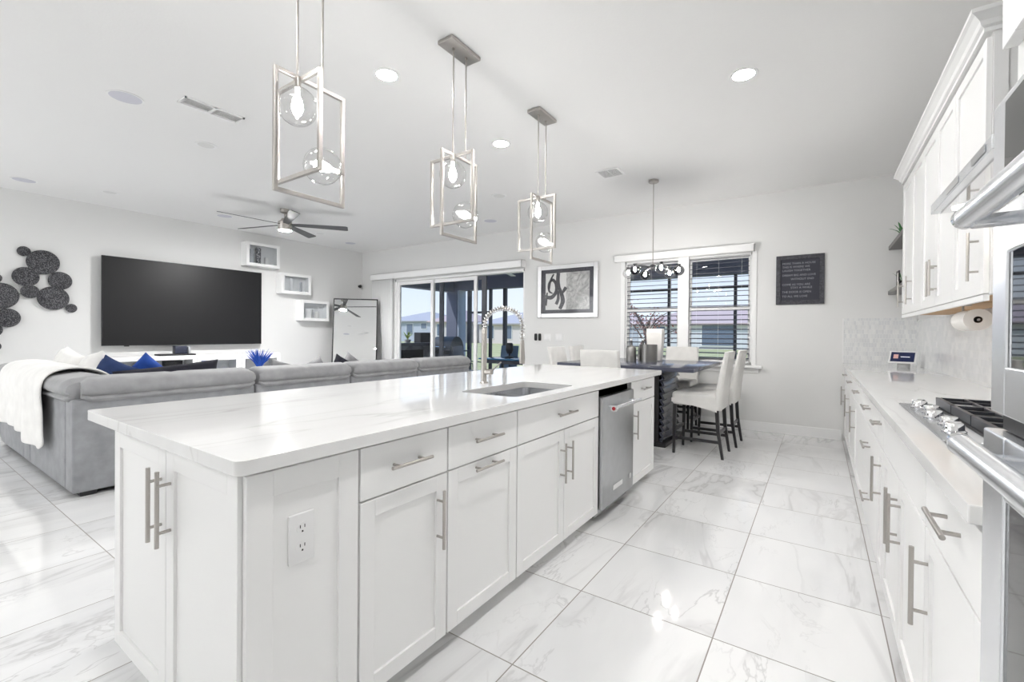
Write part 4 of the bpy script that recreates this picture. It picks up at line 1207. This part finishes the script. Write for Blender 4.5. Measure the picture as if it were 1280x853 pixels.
# throw draped over the wing's back
rows = []
prof = [(SY + .50, .60), (SY + .46, .68), (SY + .42, .77), (SY + .35, .87), (SY + .24, .925), (SY + .12, .948), (SY + .0, .93), (SY - .06, .86), (SY - .065, .74), (SY - .05, .62), (SY - .05, .50), (SY - .045, .40), (SY - .04, .345)]
NX = 40
xa, xb = -6.86, -5.17
for j, (y, z) in enumerate(prof):
    row = []
    for i in range(NX + 1):
        s_ = i / NX
        hang = max(0, (j - 7) / 5)
        flare = .04 * hang
        x = xa - flare + (xb - xa + flare) * s_
        fold = sin(s_ * 21) * .010 + sin(s_ * 9 + 1) * .012
        drop = 0
        if j >= 9: drop = -(.06 if s_ > .60 else 0) * hang + .05 * hang * (max(0, abs(s_ - .5) - .42) / .08) ** 2
        dz = .008 * sin(s_ * 17 + j) if j < 7 else 0
        zz = z + drop + dz
        row.append((x, y - abs(fold) * (.5 + 1.6 * hang), zz))
    rows.append(row)
m_ = MB(); m_.loft(rows, caps=False, closed=False)
q = m_.build('throw_blanket', PLUSH, smooth=True, angle=180, origin=(-6.0, SY, .9))
md = q.modifiers.new('thick', 'SOLIDIFY'); md.thickness = .022; md.offset = 1
md = q.modifiers.new('soft', 'SUBSURF'); md.levels = 1; md.render_levels = 2
tag(q, 'white plush throw draped over the left wing of the grey sofa', 'blanket')

def pillow(label, c, w, h, th, m_, rot, cat='pillow', origin=None):
    N = 14; vs = []; fs = []
    for side in (1, -1):
        for i in range(N + 1):
            for j in range(N + 1):
                u, v = 2 * i / N - 1, 2 * j / N - 1
                b_ = max(0, (1 - u ** 4) * (1 - v ** 4)) ** .5
                pinch = 1 - .07 * (1 - u * u) * abs(v) ** 3 - .07 * (1 - v * v) * abs(u) ** 3
                vs.append((u * w / 2 * pinch, side * (th / 2 * b_ + .004), v * h / 2 * pinch))
    n_ = (N + 1) ** 2
    for sd in range(2):
        for i in range(N):
            for j in range(N):
                a = sd * n_ + i * (N + 1) + j
                fs.append((a, a + 1, a + N + 2, a + N + 1))
    rim = [i * (N + 1) for i in range(N + 1)] + [N * (N + 1) + j for j in range(1, N + 1)] + [i * (N + 1) + N for i in range(N - 1, -1, -1)] + list(range(N - 1, 0, -1))
    for k in range(len(rim)):
        a, b_ = rim[k], rim[(k + 1) % len(rim)]
        fs.append((a, b_, b_ + n_, a + n_))
    p = MB().add(vs, fs)
    o = p.build('throw_pillow', m_, smooth=True, angle=80)
    o.matrix_world = Matrix.Translation(c) @ Matrix.Rotation(radians(rot[2]), 4, 'Z') @ Matrix.Rotation(radians(rot[1]), 4, 'Y') @ Matrix.Rotation(radians(rot[0]), 4, 'X')
    return tag(o, label, cat)
PILLOWS = [
    ('white fluffy pillow furthest left on the sofa, behind the throw', (-6.75, 1.32, .80), .60, .5, .2, PLUSH, (-14, 10, 4)),
    ('white fluffy pillow beside the dark navy pillow on the sofa', (-6.12, 1.36, .79), .52, .5, .2, PLUSH, (-14, -8, -4)),
    ('dark navy pillow showing its corner over the sofa back', (-5.50, 1.37, .76), .44, .46, .14, NAVYF, (-14, 16, 20)),
    ('royal blue pillow standing on its corner behind the sofa back', (-5.62, 1.68, .77), .40, .40, .14, BLUEF, (-12, 40, 50)),
    ('long charcoal pillow lying along the top of the sofa seat back', (-5.12, 1.72, .815), .85, .26, .13, DARKF, (-6, -5, 90)),
    ('grey pillow behind the middle of the sofa back, beside the blue grass', (-5.3, 2.92, .73), .36, .36, .14, GREYF, (-14, 18, 80)),
    ('grey pillow under the lowest wall cabinet, behind the sofa back', (-5.3, 3.32, .73), .36, .36, .14, GREYF, (-14, -22, 95)),
    ('charcoal pillow in front of the leaning mirror, behind the sofa back', (-5.3, 3.73, .74), .36, .36, .14, DARKF, (-14, 30, 85)),
    ('light grey pillow leaning on the charcoal one before the mirror', (-5.45, 3.98, .75), .36, .36, .12, GREYF, (-14, 36, 85)),
]
for p in PILLOWS: pillow(*p)

# ================================================================== BACK WALL ITEMS
t = thing('framed_art', 'silver framed abstract black and white print on the back wall', 'picture', (-3.52, YB, 2.0))
AX0, AX1, AZ0, AZ1 = -4.085, -2.955, 1.548, 2.445
SILV = mat('silver_frame', (.70, .70, .71), .22, .9)
w = .075
MB().box(AX0, AX0 + w, YB - .035, YB - .001, AZ0, AZ1).box(AX1 - w, AX1, YB - .035, YB - .001, AZ0, AZ1).box(AX0 + w, AX1 - w, YB - .035, YB - .001, AZ0, AZ0 + w).box(AX0 + w, AX1 - w, YB - .035, YB - .001, AZ1 - w, AZ1).build('frame', SILV, t, bevel=.006)
MB().box(AX0 + w, AX1 - w, YB - .014, YB - .010, AZ0 + w, AZ1 - w).build('mount', mat('navy_black_mount', (.035, .035, .05), .6), t)
px0, px1, pz0, pz1 = AX0 + .155, AX1 - .15, AZ0 + .135, AZ1 - .135
xm = px0 + (px1 - px0) * .485
MB().box(px0, xm, YB - .018, YB - .014, pz0, pz1).build('print', mat('print_white', (.72, .72, .71), .6), t)
GR = mat('print_grey_wash', (.42, .42, .41), .6)
g = G(GR); g.link(g.ramp(g.noise(g.coord(), 7, 6, 2.5), (.3, (.27, .27, .27)), (.7, (.62, .62, .61))), g.b.inputs['Base Color'])
MB().box(xm, px1, YB - .018, YB - .014, pz0, pz1).build('print_wash', GR, t)
INK = mat('black_ink', (.02, .02, .03), .5)
def stroke(pts, ws):
    P = [Vector((px0 + (xm - px0) * a, 0, pz0 + (pz1 - pz0) * b_)) for a, b_ in pts]
    fine = []
    for i in range(len(P) - 1):
        p0, p1, p2, p3 = P[max(i - 1, 0)], P[i], P[i + 1], P[min(i + 2, len(P) - 1)]
        for k in range(8):
            s_ = k / 8
            fine.append((.5 * ((2 * p1) + (p2 - p0) * s_ + (2 * p0 - 5 * p1 + 4 * p2 - p3) * s_ ** 2 + (3 * p1 - p0 - 3 * p2 + p3) * s_ ** 3), ws[i] + (ws[i + 1] - ws[i]) * s_))
    fine.append((P[-1], ws[-1]))
    L, R = [], []
    for i, (p, wd) in enumerate(fine):
        d_ = (fine[min(i + 1, len(fine) - 1)][0] - fine[max(i - 1, 0)][0]).normalized()
        n_ = Vector((-d_.z, 0, d_.x)) * wd
        L.append(p + n_); R.append(p - n_)
    m_ = MB(); yy = YB - .0185
    m_.add([(p.x, yy, p.z) for p in L] + [(p.x, yy, p.z) for p in R], [(i, i + 1, len(L) + i + 1, len(L) + i) for i in range(len(L) - 1)])
    q = m_.build('ink_stroke', INK, t)
    md = q.modifiers.new('thick', 'SOLIDIFY'); md.thickness = .0006
stroke([(.05, .42), (.10, .35), (.32, .35), (.52, .5), (.50, .72), (.32, .82), (.16, .70), (.18, .52), (.35, .45)], [.015, .03, .035, .03, .028, .025, .022, .018, .008])
stroke([(.62, 1.0), (.60, .80), (.66, .60), (.78, .42), (.84, .22), (.70, .02)], [.035, .035, .03, .035, .04, .03])
stroke([(.18, .55), (.24, .80), (.40, .98)], [.012, .018, .014])
stroke([(.52, .15), (.62, .30), (.60, .52)], [.03, .028, .02])
stroke([(.84, .45), (.90, .52), (.99, .60)], [.012, .03, .03])
stroke([(.02, .12), (.05, .30), (.08, .48)], [.018, .02, .012])
MB().box(AX0 + w - .005, AX1 - w + .005, YB - .0245, YB - .0215, AZ0 + w - .005, AZ1 - w + .005).build('glazing', clear_glass('picture_glass', (1, 1, 1), .8, .03), t)

for lb, x, wdt in (('white switch plate nearest the black remote holders', -3.90, .13), ('white switch plate furthest right under the framed art', -3.665, .14)):
    q = MB().rbox(x - wdt / 2, x + wdt / 2, YB - .008, YB - .0005, 1.15, 1.27, .003)
    q = q.build('switch_plate', WHITEP, origin=(x, YB, 1.21), smooth=True)
    tag(q, lb, 'switch')
    for dx in (-.03, .03): MB().rbox(x + dx - .017, x + dx + .017, YB - .011, YB - .008, 1.175, 1.245, .0015, 1).build('rocker', TRIM, q)
for lb, x in (('left black oval fan remote on the wall beside the sliding door', -4.125), ('right black oval fan remote on the wall beside the switch plates', -4.045)):
    tag(MB().rbox(x - .024, x + .024, YB - .022, YB - .0005, 1.15, 1.275, .020, 4).build('wall_remote', BLACK, origin=(x, YB, 1.21), smooth=True), lb, 'remote')

# letter board
t = thing('letter_board', 'square dark letter board with pale lettering on the back wall', 'sign', (-.212, YB, 1.985))
BX0, BX1, BZ0, BZ1 = -.472, .047, 1.672, 2.300
w = .052
BLK2 = mat('blackened_wood', (.045, .045, .055), .6)
g = G(BLK2); g.link(g.ramp(g.noise(g.mapping(g.coord(), scale=(3, 3, 3)), 12, 5, 1), (.35, (.03, .03, .038)), (.75, (.085, .085, .10))), g.b.inputs['Base Color'])
MB().box(BX0, BX0 + w, YB - .028, YB - .0005, BZ0, BZ1).box(BX1 - w, BX1, YB - .028, YB - .0005, BZ0, BZ1).box(BX0 + w, BX1 - w, YB - .028, YB - .0005, BZ0, BZ0 + w).box(BX0 + w, BX1 - w, YB - .028, YB - .0005, BZ1 - w, BZ1).build('frame', BLK2, t, bevel=.003)
q = MB().box(BX0 + w, BX1 - w, YB - .016, YB - .001, BZ0 + w, BZ1 - w).build('board', mat('charcoal_board', (.035, .036, .05), .7), t)
CHALK = mat('pale_lettering', (.30, .31, .34), .8)
DG = bpy.context.evaluated_depsgraph_get()
def lettering(txt, x, z, size, parent, y, align='LEFT'):
    cu = bpy.data.curves.new('lettering', 'FONT'); cu.body = txt; cu.size = size; cu.align_x = align; cu.extrude = .0004
    o = bpy.data.objects.new('lettering', cu); COL.objects.link(o)
    DG.update()
    me = bpy.data.meshes.new_from_object(o.evaluated_get(DG))
    COL.objects.unlink(o); bpy.data.objects.remove(o)
    me.materials.clear(); me.materials.append(CHALK)
    n_ = bpy.data.objects.new('lettering', me); COL.objects.link(n_)
    n_.parent = parent
    n_.location = Vector((x, y, z)) - world_loc(parent)
    n_.rotation_euler = (radians(90), 0, 0)
    return n_
for txt, z in (('MORE THAN A HOUSE', 2.185), ('THIS IS WHERE WE', 2.140), ('LAUGH TOGETHER', 2.095), ('DREAM BIG AND LOVE', 2.035), ('WITHOUT END', 1.985), ('COME AS YOU ARE', 1.915), ('STAY A WHILE', 1.875), ('THE DOOR IS OPEN', 1.82), ('TO ALL WE LOVE', 1.765)):
    lettering(txt, -.404 if txt not in ('WITHOUT END', 'STAY A WHILE') else -.31, z, .035, q, YB - .0168)

# ================================================================== DINING
TX0, TX1, TY0, TY1, TZ = -2.61, -1.045, 4.79, 6.27, .93
t = thing('dining_table', 'square dark counter height dining table with rippled pedestal', 'table', (-1.82, 5.53, 0))
MB().rbox(TX0, TX1, TY0, TY1, TZ - .045, TZ, .006, 2).build('tabletop', SLATEW, t, smooth=True)
PX0, PX1, PY0, PY1 = -2.16, -1.47, 5.17, 5.90
MB().box(PX0 + .03, PX1 - .03, PY0, PY1, .04, TZ - .045).build('pedestal_core', DARKW, t)
MB().rbox(PX0 - .06, PX1 + .06, PY0 - .04, PY1 + .04, 0, .045, .005, 1).build('plinth', DARKW, t)
for xf, sg in ((PX1 - .03, 1), (PX0 + .03, -1)):
    NZ, NY = 300, 12
    grid = []
    for i in range(NZ + 1):
        z = .045 + (TZ - .09) * i / NZ
        row = []
        for j in range(NY + 1):
            y = PY0 + .012 + (PY1 - PY0 - .024) * j / NY
            ph = z / .075 + .10 * sin(j / NY * 2 * pi)
            fr = ph - math.floor(ph)
            d_ = .008 + .046 * (1 - fr) ** .8 * min(1, fr / .12)
            row.append((xf + sg * d_, y, z))
        grid.append(row)
    q = MB().loft(grid, caps=False, closed=False).build('ripple_panel', SLATEW, t, smooth=True, angle=50)
    md = q.modifiers.new('thick', 'SOLIDIFY'); md.thickness = .01

def make_chair(label, loc, rz):
    """counter height slip covered chair, facing -Y locally (back at +Y)"""
    t = thing('dining_chair', label, 'chair', (0, 0, 0), 'white chairs around the dining table')
    MB().rbox(-.235, .235, -.245, .20, .525, .665, .035, 4).build('seat', CHAIRF, t, smooth=True)
    # skirt with a scooped hem on the sides
    rings = []
    N = 18
    bk_ = MB()
    pr = []
    for k in range(N + 1):
        s_ = k / N
        pr.append((.205 + .085 * s_ ** 1.3, .50 + .60 * s_))
    outer = []
    for (y, z) in pr:
        th = .075 - .03 * ((z - .5) / .6)
        w_ = .235 - .012 * ((z - .5) / .6)
        e = .02
        outer.append([(-w_ + e, y - th / 2, z), (w_ - e, y - th / 2, z), (w_, y - th / 2 + e, z), (w_, y + th / 2 - e, z), (w_ - e, y + th / 2, z), (-w_ + e, y + th / 2, z), (-w_, y + th / 2 - e, z), (-w_, y - th / 2 + e, z)])
    bk_.loft(outer)
    q = bk_.build('backrest', CHAIRF, t, smooth=True, angle=50, bevel=.01)
    for sx in (-1, 1):
        sk = MB()
        top_ = [(-.245 + .45 * k / 12, .60) for k in range(13)]
        bot = [(y, .555 - .075 * (k / 12) ** 1.6 - .0 * sin(pi * k / 12)) for k, (y, _) in enumerate(top_)]
        loop = top_ + bot[::-1]
        sk.slab([loop], sx * .232, sx * .240, 'YZ')
        sk.build('seat_skirt', CHAIRF, t, smooth=True, angle=40)
    for sx in (-1, 1):
        MB().tube([(sx * .205, -.215, .53), (sx * .205, -.225, 0)], [.024, .017], 4).build('leg', DARKW, t)
        MB().tube([(sx * .205, .20, .53), (sx * .205, .215, .28), (sx * .205, .26, 0)], [.026, .023, .018], 4).build('leg', DARKW, t)
        MB().box(sx * .205 - .009, sx * .205 + .009, -.22, .225, .155, .185).build('stretcher', DARKW, t)
    MB().box(-.205, .205, -.232, -.212, .235, .265).build('stretcher', DARKW, t)
    MB().box(-.205, .205, .205, .225, .235, .265).build('stretcher', DARKW, t)
    t.location = loc; t.rotation_euler = (0, 0, rz)
    return t
c0 = make_chair('white dining chair at the right side of the table, nearest the camera', (-1.06, 5.20, 0), -pi / 2)
for lb, l_, r_ in (('white dining chair at the right side of the table, nearer the window', (-1.02, 5.83, 0), -pi / 2),
                   ('white dining chair seen from behind between island and table', (-1.93, 4.76, 0), pi),
                   ('white dining chair on the window side of the table', (-1.62, 6.42, 0), 0),
                   ('white dining chair at the left side of the table, nearer the island', (-2.60, 5.28, 0), pi / 2),
                   ('white dining chair at the left side of the table, nearer the window', (-2.60, 5.88, 0), pi / 2)):
    dup(c0, l_, r_, lb)

POT = brushed('brushed_pewter', (.24, .235, .23), .3, (1, 1, .3))
def canister(label, c, r, h_, neck):
    t = thing('metal_canister', label, 'vase', c)
    pr = [(.001, 0), (r, 0), (r, h_)]
    if neck: pr += [(r * .8, h_ + .02), (r * .28, h_ + .04), (r * .25, h_ + .085), (r * .33, h_ + .095), (.001, h_ + .095)]
    else: pr += [(r * .94, h_), (r * .94, h_ - .03), (.001, h_ - .03)]
    MB().lathe(pr, c, 32).build('body', POT, t, smooth=True, angle=35)
    if neck: MB().lathe([(.001, 0), (r * .22, .0), (r * .15, .03), (.001, .04)], (c[0], c[1], c[2] + h_ + .095), 16).build('stopper', CHROME, t, smooth=True)
    return t
canister('wide pewter cylinder vase on the dining table', (-1.80, 5.72, TZ), .112, .215, False)
canister('slim pewter bottle vase furthest left on the dining table', (-1.99, 5.63, TZ), .062, .165, True)
canister('slim pewter bottle vase tucked behind the other on the dining table', (-1.915, 5.86, TZ), .062, .165, True)
t = thing('white_lantern', 'tall square white vase behind the pewter vases on the dining table', 'vase', (-1.80, 6.02, TZ))
MB().loft([[(-1.80 + sx * w_, 6.02 + sy * w_ * .6, TZ + z) for sx, sy in ((-1, -1), (1, -1), (1, 1), (-1, 1))] for z, w_ in ((0, .085), (.36, .105), (.42, .10), (.42, .085), (.25, .08))]).build('body', PAPER, t, bevel=.008)
